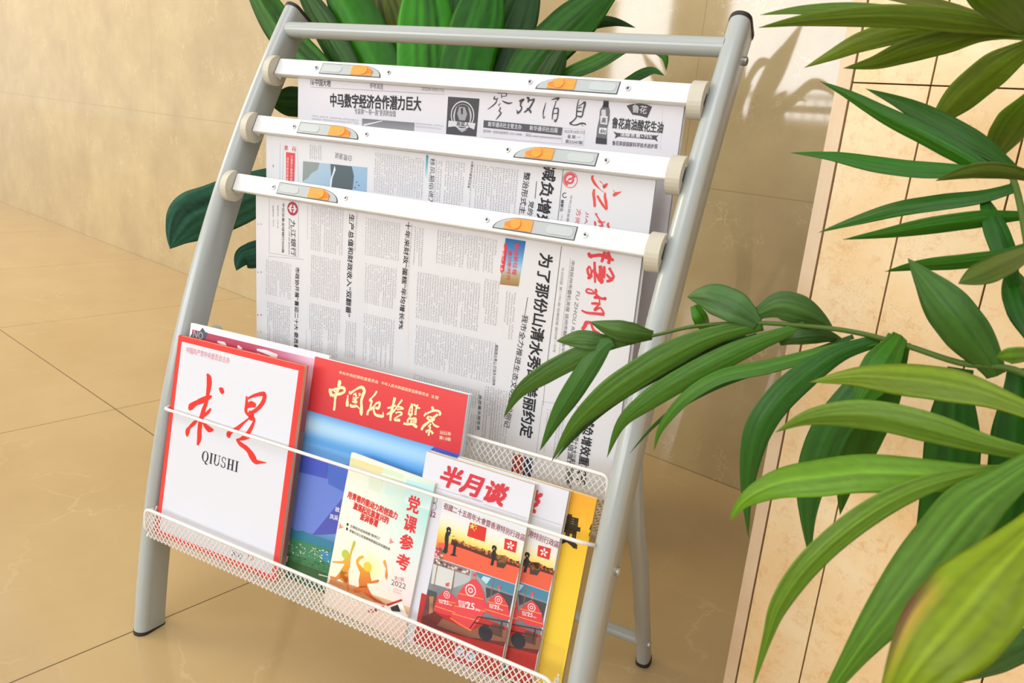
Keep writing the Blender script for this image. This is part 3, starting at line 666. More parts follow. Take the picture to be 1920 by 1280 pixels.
# masthead in brush strokes
K = '4a4a52'; s.zoom = (910, 165, 9.6)
for st in ([(215, 95, 8), (300, 92, 14), (380, 100, 18), (372, 150, 14)], [(290, 110, 14), (292, 185, 14)], [(300, 150, 10), (370, 145, 12)], [(175, 150, 14), (155, 190, 24), (200, 200, 16), (232, 175, 10)], [(215, 195, 14), (190, 260, 20), (130, 320, 18), (38, 385, 8)], [(305, 230, 14), (370, 262, 28), (430, 275, 26), (490, 258, 8)], [(268, 275, 12), (235, 318, 16)], [(262, 340, 14), (272, 370, 20), (245, 410, 16), (282, 450, 24), (240, 510, 20), (190, 568, 10)],
           [(610, 240, 24), (660, 215, 30), (695, 205, 24), (650, 250, 30), (635, 310, 28), (655, 350, 26), (640, 400, 24), (600, 440, 30), (570, 460, 20)], [(560, 400, 14), (580, 420, 20), (570, 455, 20)], [(745, 175, 30), (780, 185, 40), (775, 240, 30), (768, 265, 14)], [(770, 225, 20), (830, 215, 26), (880, 205, 26), (850, 270, 30), (810, 340, 32), (770, 385, 34), (700, 440, 22)], [(745, 365, 20), (800, 400, 34), (825, 450, 30)],
           [(1092, 262, 10), (1070, 340, 18), (1048, 420, 22), (1042, 490, 16), (1052, 545, 16), (1080, 505, 8)], [(1195, 212, 10), (1270, 190, 26), (1328, 182, 22), (1290, 220, 26)], [(1275, 230, 16), (1255, 310, 16), (1230, 380, 22), (1215, 460, 22), (1205, 570, 14)], [(1240, 370, 16), (1310, 370, 26), (1312, 440, 26), (1300, 530, 22), (1260, 605, 28), (1245, 560, 10)], [(1225, 460, 14), (1300, 455, 18)],
           [(1690, 205, 10), (1670, 260, 16), (1655, 350, 22), (1645, 450, 22), (1640, 530, 20)], [(1680, 330, 14), (1740, 290, 16), (1790, 258, 34), (1795, 300, 34), (1770, 390, 28), (1745, 500, 24), (1700, 525, 30)], [(1670, 360, 16), (1740, 345, 14)], [(1660, 420, 26), (1740, 425, 20)], [(1650, 505, 20), (1720, 515, 24)], [(1640, 530, 26), (1590, 585, 22), (1520, 640, 34)], [(1520, 640, 26), (1590, 665, 18), (1660, 660, 24), (1720, 635, 24), (1790, 640, 24), (1812, 665, 20)], [(1730, 650, 12), (1765, 690, 8)]): s.brush(st, K)
s.zoom = None
s.quad([(907, 225), (1055, 239), (1053, 254), (906, 239)], '55555b', 2)
s.text('新华通讯社主管主办', (915, 237), (978, 243), 8, 'd8d8de', .01, 4); s.text('新华通讯社出版', (993, 244), (1046, 249), 8, 'd8d8de', .01, 4)
s.text('国内统一连续出版物号 CN11-0048', (906, 248), (978, 255), 5, '85858c'); s.text('网址 www.cankaoxiaoxi.com', (986, 256), (1052, 262), 5.5, '85858c')
for p in [((1056, 240), (1097, 243)), ((1097, 243), (1094, 273)), ((1056, 240), (1053, 269)), ((1053, 269), (1094, 273)), ((906, 257), (1052, 270))]: s.line(*p, .0003, 'a2a2a8')
s.text('2022年10月17日', (1058, 249), (1096, 252), 6, '77777f'); s.text('星 期 一', (1064, 259), (1088, 261), 6, '66666c', .01); s.text('第23247期', (1060, 268), (1092, 271), 6, '66666c', .01)
# bottle
s.ppoly([(1133, 180), (1142, 181), (1141, 196), (1144, 208), (1143, 225), (1139, 240), (1138, 271), (1117, 269), (1120, 240), (1124, 222), (1125, 207), (1131, 196)], '6c6c72', 2)
s.ppoly([(1132, 190), (1142, 191), (1141, 202), (1131, 201)], '2f2f35', 3); s.ppoly([(1128, 206), (1136, 205), (1137, 226), (1128, 224)], 'c6c6cc', 3); s.ppoly([(1126, 217), (1140, 218), (1139, 234), (1126, 232)], 'd0d0d6', 4); s.ppoly([(1124, 239), (1138, 240), (1137, 252), (1123, 250)], 'dadae0', 4)
s.ppoly([(1118, 257), (1138, 260), (1138, 271), (1117, 269)], '3d3d43', 4); s.text('高', (1128, 230), (1136, 231), 9, '55555b', .02, 5); s.text('6ht', (1126, 249), (1136, 250), 7, '3a3a40', .02, 5)
# fan shaped mark and slogans
s.ppoly([(1175, 198), (1186, 195), (1200, 194), (1213, 196), (1223, 200), (1214, 221), (1200, 217), (1186, 215)], '4a4a50', 2)
s.text('鲁花', (1184, 211), (1213, 214), 14, 'd0d0d6', .01, 4, jit=.1)
s.text('鲁花高油酸花生油', (1147, 240), (1242, 250), 19, '3c3c42', .022)
s.ppoly([(1150, 246), (1157, 249), (1232, 254), (1236, 252), (1231, 258), (1234, 266), (1228, 262), (1160, 256), (1153, 260), (1155, 253)], '4a4a50', 2); s.text('油酸含量>75%', (1163, 255.3), (1223, 260.2), 6.2, 'e0e0e6', .02, 4)
s.text('鲁花荣获国家科学技术进步奖', (1148, 272), (1233, 279), 8, '55555c', .014)
s.line((1243, 205), (1238, 286), .0003, 'b8b8be'); 
finish(root, s, P0, u0, u1, w0, w1, None, [(.001, -.0015, .0012, .001), (.0, .0015, .0034, .0)])

# ------------------------------------------------------------------ magazines leaning in the tray
TH = math.atan(.205); MBX = Vector((0, math.sin(TH), math.cos(TH))); MN = Vector((0, -math.cos(TH), math.sin(TH)))
def magazine(tl, tr, d, t, label, width=None, spine='f0eee8', edge='pages', bottom=.1525, tilt=None, yaw=0):
    o = Vector((.0235 if yaw else 0, .020, .15)) - MN * d
    s0 = Sheet(o, Vector((1, 0, 0)) * math.cos(yaw) - MN * math.sin(yaw), MBX); A = Vector(s0.at(*tl)); B = Vector(s0.at(*tr)) if tr else A + Vector((width, 0))
    ang = math.atan2((B - A).y, (B - A).x) if tilt is None else tilt; wd = width or (B - A).length
    s = Sheet(o + s0.a * A.x + s0.b * A.y, s0.a * math.cos(ang) + s0.b * math.sin(ang), s0.b * math.cos(ang) - s0.a * math.sin(ang))
    corner = min(0, wd * math.sin(ang))
    hgt = (s.o.z - bottom) / math.cos(TH) + corner
    s.clip = (0, wd, -hgt, 0); P0 = s.o + s.a * wd / 2 - s.b * hgt; P0.z = bottom
    root = rack_empty('magazine', P0, label=label, cat='magazine', group='magazines in the wire tray')
    b = MB(); c = s.o + s.a * (wd / 2 - .0003) - s.b * (hgt / 2) - s.n * (t / 2)
    b.box(c, s.a * (wd / 2 - .0006), s.b * (hgt / 2 - .0006), s.n * (t / 2 - .0004)); b.build('page_block', M[edge], root, off=P0)
    cv = MB(); cv.box(s.o + s.a * wd / 2 - s.b * hgt / 2 - s.n * (t - .0002), s.a * wd / 2, s.b * hgt / 2, s.n * .00015)
    cv.box(s.o + s.a * .0002 - s.b * hgt / 2 - s.n * t / 2, s.a * .0002, s.b * hgt / 2, s.n * (t / 2))
    cv.build('back_cover', mat('spine_paper', lin(spine), .4), root, off=P0)
    return root, s, P0, wd, hgt
def cover(root, s, P0): return s.build('front_cover', M['print_gloss'], root, P0)
def base(s, wd, hgt, cf, na=1, nb=1, h=0): s.grid(0, wd, -hgt, 0, na, nb, (lambda u, v: cf(u, 1 - v)) if callable(cf) else cf, h)
def rect(s, a0, a1, b0, b1, col, h=1): s.grid(a0, a1, b0, b1, 1, 1, col, h)

# --- white cover in a red border
root, s, P0, wd, hgt = magazine((335, 628), (572, 686), .0, .0065, 'white cover red border magazine, at the left end of the tray', spine='d8382f', edge='pages_tan')
base(s, wd, hgt, 'e8403a'); bo = .0072; rect(s, bo, wd - bo * 1.2, -hgt + bo, -bo, 'd9dce7')
s.text('中国共产党中央委员会主办', (349, 661), (430, 682), 9, 'dd8a98', .006)
R_ = 'e2362f'; s.zoom = (230, 600, 3.2)
for st in ([(506, 322, 8), (518, 345, 28), (520, 385, 30), (512, 440, 22), (503, 490, 20), (486, 540, 24), (470, 600, 26), (462, 660, 26), (460, 710, 26), (450, 750, 12)],
           [(400, 540, 10), (410, 520, 30), (440, 498, 22), (480, 480, 26), (515, 465, 20), (536, 455, 8)],
           [(580, 408, 8), (594, 420, 26), (604, 440, 16)], [(470, 585, 10), (430, 610, 10), (404, 640, 14), (390, 668, 26), (388, 698, 10)], [(400, 650, 8), (430, 625, 8), (455, 590, 12)],
           [(530, 530, 10), (515, 550, 16), (490, 572, 14), (470, 590, 10)], [(480, 600, 12), (500, 635, 22), (522, 655, 26), (546, 658, 6)]): s.brush(st, R_)
for st in ([(744, 455, 8), (745, 500, 18), (740, 545, 16), (756, 572, 10)], [(752, 470, 10), (790, 452, 14), (835, 442, 20), (852, 448, 22), (846, 485, 22), (822, 520, 20), (792, 545, 18), (755, 560, 12)],
           [(745, 525, 10), (770, 505, 30), (800, 512, 16)], [(775, 545, 30), (772, 580, 34), (790, 600, 14), (770, 650, 20), (742, 690, 20), (700, 715, 10)],
           [(770, 580, 8), (720, 620, 12), (660, 665, 16), (636, 685, 28), (645, 705, 8)], [(745, 600, 6), (700, 650, 8), (690, 660, 5)],
           [(684, 712, 10), (705, 740, 20), (750, 775, 24), (780, 820, 34), (800, 848, 24), (830, 852, 12), (862, 854, 4)], [(690, 716, 10), (730, 715, 8), (770, 700, 6)]): s.brush(st, R_)
# roman capitals with serifs
def serif(letters, p0, p1, hpx):
    A, B = Vector(s.at(*p0)), Vector(s.at(*p1)); d = B - A; L = d.length; k = L / math.hypot(p1[0] - p0[0], p1[1] - p0[1]); H = hpx * k; d /= L; up = Vector((-d.y, d.x))
    adv = {'Q': 1.02, 'I': .52, 'U': .98, 'S': .78, 'H': 1.02}; tot = sum(adv[c] for c in letters); x = 0; ink = '2a2e3a'
    def R(x0, y0, x1, y1): s.poly([tuple(A + d * (x0 * L / tot) + up * (y0 * H)), tuple(A + d * (x1 * L / tot) + up * (y0 * H)), tuple(A + d * (x1 * L / tot) + up * (y1 * H)), tuple(A + d * (x0 * L / tot) + up * (y1 * H))], ink, 3)
    def stem(cx, w=.2): R(cx - w / 2, 0, cx + w / 2, 1); R(cx - .2, 0, cx + .2, .06); R(cx - .2, .94, cx + .2, 1)
    def ring(cx, cy, rx, ry, tx, ty, a0, a1):
        n = 30; o = []; i_ = []
        for q in range(n + 1):
            t = math.radians(a0 + (a1 - a0) * q / n)
            for lst, ex_, ey_ in ((o, rx, ry), (i_, rx - tx, ry - ty)): lst.append(tuple(A + d * ((cx + ex_ * math.cos(t)) * L / tot) + up * ((cy + ey_ * math.sin(t)) * H)))
        s.raw(o + i_, [(q, q + 1, n + 2 + q, n + 1 + q) for q in range(n)], ink, 3)
    for c in letters:
        w = adv[c]
        if c == 'I': stem(x + w / 2)
        if c == 'H': stem(x + .26); stem(x + w - .26); R(x + .2, .46, x + w - .2, .53)
        if c == 'U': 
            R(x + .14, .3, x + .33, 1); R(x + .05, .94, x + .43, 1); R(x + w - .24, .3, x + w - .17, 1); R(x + w - .36, .94, x + w - .06, 1)
            ring(x + .48, .32, .34, .34, .13, .08, 180, 360)
        if c == 'Q': ring(x + .5, .5, .43, .52, .19, .06, 0, 360); s.poly([tuple(A + d * ((x + .42) * L / tot) + up * (.02 * H)), tuple(A + d * ((x + .62) * L / tot) + up * (-.22 * H)), tuple(A + d * ((x + .98) * L / tot) + up * (-.2 * H)), tuple(A + d * ((x + .6) * L / tot) + up * (.0))], ink, 3)
        if c == 'S': ring(x + .38, .75, .27, .27, .1, .07, 20, 270); ring(x + .38, .26, .29, .28, .13, .07, -160, 90); R(x + .58, .72, x + .64, .95); R(x + .08, .05, x + .14, .3)
        x += w
serif('QIUSHI', (470, 842), (693, 914), 50)
s.zoom = (240, 900, 3.37); s.text('2022', (655, 473), (722, 500), 26, '4a4a52', .02); s.text('16', (757, 497), (795, 512), 26, 'd86a7a', .02); s.zoom = None
cover(root, s, P0)

# --- pale pastel magazine with orange figures
root, s, P0, wd, hgt = magazine((659, 848), (816, 906), .0, .0036, 'pale pastel magazine with orange jumping figures, in front of the blue-cover magazine', edge='pages')
s.zoom = (600, 840, 3.555)
cA = ramp([(0, 'f0eedd'), (.25, 'ecefe2'), (.5, 'f2efe2'), (.75, 'f6e9d4'), (1, 'f4e0d6')]); cB = ramp([(0, 'cfe0d4'), (.15, 'a9dcdc'), (.4, 'cde6e6'), (.65, 'ecdce0'), (.9, 'f2cfc4'), (1, 'e8c0b0')])
base(s, wd, hgt, lambda u, v: mixc(cA(v), cB(v), max(0, (u - .15) / .85) ** 1.3), 10, 16)
s.quad([(205, 60), (420, 130), (410, 175), (195, 110)], 'dcd6a4', 1); s.ppoly([(420, 130), (560, 175), (555, 205), (415, 165)], 'cfe2c6', 1); s.ppoly([(330, 175), (425, 200), (395, 300), (320, 270)], 'dce8d6', 2); s.ppoly([(440, 205), (545, 225), (480, 330), (430, 300)], 'cfe8e2', 2)
s.quad([(578, 208), (768, 262), (745, 420), (560, 360)], lambda u, v: mixc('b4dfe4', 'd6e9ea', v), 1.5, 2, 4)
RD_ = 'd8322f'
s.text('用青春的能动力和创造力', (182, 328), (510, 476), 42, RD_, .035); s.text('激荡起民族复兴的', (220, 402), (452, 506), 42, RD_, .035); s.text('澎湃春潮', (265, 474), (380, 526), 42, RD_, .035)
s.quad([(180, 496), (192, 501), (189, 519), (177, 514)], '3a3a3a', 2); s.quad([(176, 526), (188, 531), (185, 549), (173, 544)], '3a3a3a', 2)
s.text('生物经济迎来政策“新风口”', (200, 526), (400, 613), 18, '55524e', .008); s.text('青春社会让民族精神厚重起来深邃起来', (195, 556), (466, 684), 18, '55524e', .008)
for i, (ch, p0, p1, sz) in enumerate((('党', (578, 410), (652, 440), 96), ('课', (552, 537), (630, 572), 96), ('参', (526, 660), (610, 694), 92), ('考', (502, 786), (582, 824), 92))): s.text(ch, p0, p1, sz, 'dc3a3c', .03)
s.text('理论学习辅导', (610, 280), (700, 302), 12, '8a9a98')
s.text('第17期', (496, 876), (558, 890), 24, 'd99a98', .01); s.text('2022', (474, 908), (570, 940), 32, '6a6468', .005); s.text('总第541期', (490, 942), (545, 958), 12, 'dba8a4', 0); s.text('半月刊', (484, 960), (540, 978), 14, 'dba8a4', 0)
for x, y in ((475, 615), (138, 515)): s.ppoly([(x - 20, y - 10), (x - 5, y + 2), (x - 8, y - 25), (x + 8, y + 4), (x + 22, y + 12), (x + 2, y + 18), (x - 18, y + 22), (x - 8, y + 8)], 'e08f8c', 2)
# glow and jumping figures
sun = s.at(330, 800); s.disc((sun[0], sun[1], 0), .020, ['fbe9a0'] + ['f6ebd6'] * 29, 2)
G1, G2, G3 = 'b8c23a', 'e8a83a', 'c8602e'
def fig(pts, h=3):
    ys = [p[1] for p in pts]; y0, y1 = min(ys), max(ys); q = [s.at(*p) for p in pts]; s.raw(q, [tuple(range(len(q)))], [ramp([(0, G1), (.35, G2), (1, G3)])((p[1] - 640) / 330) for p in pts], h)
A_ = s.at(170, 706); s.disc((A_[0], A_[1], 0), .0052, 'b9c845', 4)
fig([(222, 622), (234, 614), (236, 640), (214, 690), (203, 735), (200, 790), (186, 830), (150, 850), (130, 868), (140, 810), (166, 770), (150, 768), (85, 762), (80, 752), (150, 752), (175, 728), (195, 716), (208, 668)])
fig([(140, 815), (188, 828), (190, 870), (196, 940), (188, 955), (170, 900), (150, 862), (108, 880), (72, 868), (66, 850), (106, 858)])
fig([(130, 862), (160, 846), (190, 860), (185, 890), (165, 900), (140, 880)])
A_ = s.at(318, 790); s.disc((A_[0], A_[1], 0), .0056, 'f4c848', 4)
fig([(286, 714), (296, 726), (268, 742), (256, 764), (280, 790), (300, 806), (330, 808), (336, 850), (345, 885), (388, 874), (398, 882), (386, 896), (338, 902), (318, 900), (310, 930), (262, 930), (258, 880), (268, 830), (244, 775), (240, 745), (262, 720)])
fig([(262, 920), (315, 915), (330, 950), (352, 985), (392, 1020), (370, 1026), (318, 985), (285, 955), (262, 960), (232, 962), (220, 940)])
fig([(428, 742), (438, 748), (446, 790), (452, 850), (444, 880), (434, 850), (440, 800), (420, 760)])
s.quad([(75, 880), (600, 1060), (595, 1110), (50, 900)], lambda u, v: 'd8b08a', 1); s.ppoly([(70, 870), (240, 920), (400, 1010), (440, 1050), (250, 990), (60, 900)], 'c98a5c', 2)
s.ppoly([(440, 1040), (545, 1003), (560, 1060), (585, 1120), (500, 1100), (420, 1075)], 'f0ece8', 4); s.ppoly([(440, 1040), (545, 1003), (549, 1018), (452, 1052)], 'b8302c', 5); s.ppoly([(470, 1060), (520, 1040), (540, 1090), (480, 1085)], '2f2d30', 5); s.ppoly([(320, 1080), (420, 1050), (440, 1068), (330, 1100)], 'b8342f', 4)
s.ppoly([(280, 955), (400, 1020), (440, 1040), (395, 1028)], 'a8402c', 4)
s.zoom = None; cover(root, s, P0)

# --- twin magazines: white head, red title, two photographs
def twin(root, s, P0, wd, hgt):
    s.zoom = (600, 840, 3.555)
    base(s, wd, hgt, 'dcdde8')
    s.text('半月谈', (786, 236), (1212, 388), 132, 'd03a48', .042, shear=.26)
    for p in [((770, 262), (930, 312)), ((1090, 372), (1380, 466))]: s.line(*p, .0004, '9a9aa2', 2)
    s.text('CHINA COMMENT', (935, 318), (1085, 366), 13, '9a98a4')
    D = s.at(758, 340); s.disc((D[0], D[1], 0), .0048, '4a4a52', 3, r1=.0043); D = s.at(752, 385); s.disc((D[0], D[1], 0), .0048, '4a4a52', 3, r1=.0043)
    s.text('2022', (690, 440), (768, 464), 34, '8a2f3c', .015)
    # photograph of the ceremony
    T = [(820, 338), (1388, 478), (1302, 906), (762, 722)]
    s.quad(T, lambda u, v: ramp([(0, 'dde4f0'), (.32, 'e8e9ea'), (.46, 'f0e8c8'), (.60, 'f2da74'), (.70, 'e8b858'), (1, 'd8543c')])(v + .10 * (.5 - u)), 1, 6, 18)
    s.ppoly([(790, 628), (900, 640), (1000, 680), (1140, 735), (1335, 800), (1302, 906), (762, 722), (775, 690)], 'e2634a', 2)
    s.ppoly([(880, 604), (935, 622), (1140, 705), (1240, 735), (1340, 770), (1335, 800), (1140, 738), (1000, 684), (870, 640)], '5a3428', 3)
    rnd = random.Random(3)
    for i in range(70):
        t = i / 69; x, y = 905 + t * 430, 615 + t * 155 + rnd.uniform(-8, 10); a, b_ = s.at(x, y); r = rnd.uniform(.0010, .0018)
        s.disc((a, b_, 0), r, rnd.choice(['7a4a30', 'c86a4a', '8a5a3c', 'd89a6a', '6a3826']), 4, n=6)
    for i in range(34):
        x, y = rnd.uniform(772, 822), rnd.uniform(668, 735); a, b_ = s.at(x, y + (x - 772) * .2 - 5); s.disc((a, b_, 0), .0016, rnd.choice(['c84a6a', 'e8a0b0', 'f0d0d8', 'a83a4a', '6a7a3a']), 4, n=6)
    s.text('祖國二十五周年大會暨香港特別行政區', (822, 402), (1362, 622), 42, '9a4a5c', .012)
    s.quad([(1000, 494), (1112, 530), (1098, 623), (981, 584)], 'd63a34', 4)
    def star(cx_, cy_, r, col, rot=0, h=5):
        A = s.at(cx_, cy_); s.poly([(A[0] + (r if k % 2 == 0 else r * .4) * math.sin(math.pi * k / 5 + rot), A[1] + (r if k % 2 == 0 else r * .4) * math.cos(math.pi * k / 5 + rot)) for k in range(10)], col, h)
    star(1016, 520, .0038, 'f2d860'); [star(x, y, .0012, 'f2d860') for x, y in ((1034, 508), (1043, 520), (1042, 535), (1030, 546))]
    s.quad([(1234, 599), (1316, 622), (1304, 697), (1226, 671)], 'd63a34', 4)
    A = s.at(1270, 647)
    for k in range(5):
        t = math.radians(72 * k + 90); p = Vector((math.cos(t), math.sin(t))); q = Vector((-p.y, p.x)); C_ = Vector((A[0], A[1]))
        s.poly([tuple(C_ + p * .0006), tuple(C_ + p * .0022 - q * .0012), tuple(C_ + p * .0046 - q * .0004), tuple(C_ + p * .0042 + q * .0010), tuple(C_ + p * .002 + q * .0008)], 'f6e8e8', 5)
    SU = '2b2b33'
    s.ppoly([(846, 552), (862, 548), (876, 568), (872, 585), (860, 580), (856, 630), (850, 692), (838, 704), (818, 690), (834, 650), (832, 600), (838, 566)], SU, 5); A = s.at(859, 542); s.disc((A[0], A[1], 0), .0030, '2e2420', 6); s.ppoly([(858, 544), (866, 545), (864, 556), (857, 555)], 'd8b090', 7); s.ppoly([(870, 568), (882, 572), (876, 584), (868, 580)], 'f0ece8', 6)
    s.ppoly([(888, 625), (916, 632), (908, 660), (902, 708), (918, 722), (866, 712), (884, 700), (892, 655)], SU, 5); s.line((885, 588), (900, 584), .0006, '5a4a40', 5)
    s.ppoly([(1152, 680), (1172, 682), (1174, 712), (1164, 745), (1156, 780), (1136, 780), (1146, 738), (1142, 702)], SU, 5); A = s.at(1163, 664); s.disc((A[0], A[1], 0), .0029, '2e2420', 6); s.ppoly([(1158, 664), (1166, 665), (1164, 676), (1158, 675)], 'd0a888', 7)
    s.ppoly([(1182, 722), (1240, 735), (1246, 770), (1226, 800), (1178, 790)], '4a3c34', 5)
    for i in range(22): A = s.at(rnd.uniform(1185, 1245), rnd.uniform(720, 756)); s.disc((A[0], A[1], 0), .0018, rnd.choice(['c8745a', '6a7a3a', '8a5a3c']), 6, n=6)
    # photograph of the red-sailed boat
    hg = s.b; T = [(762, 728), (1302, 910), (1225, 1310), (672, 1150)]
    s.quad(T, lambda u, v: mixc('9aa0a6', '5a5e66', v * .8 + .2 * math.sin(u * 9)), 1, 8, 5)
    s.ppoly([(762, 728), (900, 774), (880, 940), (740, 900)], 'd2d4d4', 2); s.ppoly([(905, 780), (1010, 812), (1000, 890), (890, 930)], 'b8bcbe', 2)
    s.ppoly([(762, 728), (1000, 808), (996, 850), (755, 770)], '8a7a78', 3); s.ppoly([(1040, 822), (1302, 910), (1288, 975), (1110, 910), (1060, 860)], '4a86a4', 3); s.ppoly([(1090, 850), (1140, 865), (1110, 905), (1075, 870)], 'b8dce8', 4); s.ppoly([(1105, 925), (1288, 985), (1262, 1085), (1190, 960), (1110, 1000)], '44464e', 3)
    for x in (790, 905, 1160): s.line((x, 742 + (x - 790) * .33), (x - 30, 920 + (x - 790) * .33), .0010, '8a6a4c', 4)
    for i in range(26): A = s.at(rnd.uniform(765, 1000), rnd.uniform(735, 770)); A = s.at(770 + i * 9, 742 + i * 3.1 + rnd.uniform(0, 22)); s.disc((A[0], A[1], 0), .0014, rnd.choice(['c8b0a8', '6a4a4a', 'e0d8d4', '4a4a5a']), 4, n=6)
    s.ppoly([(722, 940), (780, 960), (770, 1130), (672, 1150), (690, 1090)], '4c4e56', 3)
    for x, y in ((738, 985), (750, 985)): s.ppoly([(x - 8, y), (x + 10, y + 4), (x, y + 60), (x + 6, y + 130), (x - 12, y + 126), (x - 6, y + 60)], 'a8865a', 4)
    SL = 'd8424c'
    s.ppoly([(850, 942), (885, 975), (908, 1000), (905, 1120), (830, 1110), (755, 1080), (785, 990), (815, 958)], SL, 5); s.ppoly([(1032, 862), (1075, 915), (1100, 985), (1106, 1080), (1060, 1150), (1003, 1222), (920, 1175), (870, 1130), (895, 1050), (925, 960), (970, 905)], 'de4650', 6); s.ppoly([(1196, 962), (1230, 1000), (1258, 1050), (1268, 1142), (1180, 1130), (1095, 1085), (1120, 1015), (1160, 985)], SL, 7)
    for x, y in ((850, 910), (1032, 845), (1196, 925)): s.line((x, y + 30), (x, y - 6), .0006, 'd8c8a8', 7); s.ppoly([(x - 10, y - 12), (x + 18, y - 16), (x + 8, y - 2), (x + 14, y + 8), (x - 12, y + 8)], 'e0505c', 8)
    for p in [((790, 1010), (905, 1030)), ((770, 1050), (905, 1095)), ((925, 965), (1090, 1005)), ((900, 1050), (1105, 1085)), ((885, 1100), (1060, 1150)), ((1118, 1020), (1255, 1052)), ((1100, 1070), (1266, 1120)), ((870, 1130), (1010, 1215))]: s.line(*p, .0007, 'e8b04a', 8)
    for (x, y), r in (((848, 975), .0040), ((1006, 945), .0066), ((1192, 1010), .0044)):
        A = s.at(x, y); s.disc((A[0], A[1], 0), r, 'f0d8dc', 9); s.disc((A[0], A[1], 0), r * .8, 'd84a54', 10, r1=r * .45); s.disc((A[0], A[1], 0), r * .25, 'd84a54', 10)
    for x, y, k in ((795, 1000, .75), (925, 1005, 1.25), (1130, 1030, .8)):
        s.text('慶祝香港回歸', (x, y + 18 * k), (x + 62 * k, y + 34 * k), 15 * k, 'f4e4e8', .01, 9); s.text('祖國', (x, y + 38 * k), (x + 34 * k, y + 47 * k), 17 * k, 'f4e4e8', .01, 9); s.text('25', (x + 42 * k, y + 46 * k), (x + 84 * k, y + 58 * k), 32 * k, 'f8eef0', .02, 9); s.text('周年', (x + 90 * k, y + 60 * k), (x + 116 * k, y + 68 * k), 13 * k, 'f4e4e8', .01, 9)
    s.ppoly([(690, 1120), (760, 1090), (1000, 1235), (1250, 1290), (1228, 1320), (672, 1180)], '6a2a2c', 5); s.ppoly([(820, 1130), (1000, 1215), (1090, 1180), (1260, 1215), (1240, 1290), (1000, 1260), (780, 1180)], '8a5a48', 7)
    A = s.at(1105, 1230); s.disc((A[0], A[1], 0), .0085, '2c2e38', 9, n=14); s.ppoly([(1150, 1165), (1225, 1185), (1215, 1260), (1130, 1230)], '5a4038', 8)
    for p in [((1055, 1120), (1262, 1160)), ((1055, 1120), (1000, 1200)), ((1262, 1160), (1250, 1290)), ((1215, 1152), (1200, 1230)), ((1030, 1160), (1230, 1200))]: s.line(*p, .0010, '4a2226', 10)
    s.zoom = None
    rect(s, .024, wd - .0008, -hgt + .002, -hgt + .060, 'b8302f', 3); s.text('半月谈杂志社', (990, 1222), (1030, 1240), 9, 'f0d0d0', .01, 4) if False else None
    A = (wd * .62, -hgt + .014)
    for k, c in ((0, 'd8e4f0'), (.014, 'd8e4f0')): s.disc((A[0] + k, A[1], 0), .0062, c, 5); s.disc((A[0] + k, A[1], 0), .0040, '4a6aa0', 6, r1=.0022)
    cover(root, s, P0)
r1, s, P0, wd, hgt = magazine((800, 846), (1003, 909), .0042, .0070, 'white and red titled magazine with ceremony photo, the front one of two twins', edge='pages_tan')
twin(r1, s, P0, wd, hgt)
# the second copy stands behind it, further to the right
n_ = Sheet(Vector((0, .020, .15)) - MN * .0128, (1, 0, 0), MBX); B2 = n_.at(1066, 929); P2 = n_.o + n_.a * B2[0] + n_.b * B2[1]
da = (P2 - (s.o + s.a * wd)).dot(s.a); dv = s.a * da - MN * .0086; dv.z = 0
r2 = r1.copy(); COL.objects.link(r2); r2['label'] = 'white and red titled twin magazine, mostly hidden, beside the yellow magazine'; r2.location = to_world(P0 + dv)
for ch in list(r1.children): c2 = ch.copy(); COL.objects.link(c2); c2.parent = r2

# --- yellow magazine
root, s, P0, wd, hgt = magazine((985, 894), (1119, 935), .0207, .0050, 'yellow magazine with black brush characters, at the right end of the tray', spine='e8b830')
base(s, wd, hgt, lambda u, v: ramp([(0, 'f0a830'), (.12, 'f2b834'), (.35, 'f4cc3c'), (.7, 'f2d044'), (1, 'f0cc40')])(v), 2, 12)
s.text('贵', (1043, 1018), (1082, 1028), 56, '2f2418', .04); s.text('州', (1104, 1005), (1122, 1010), 30, '3f3018', .03)
rect(s, .002, wd - .002, -hgt + .002, -hgt + .05, 'ecc648', 1)
cover(root, s, P0)

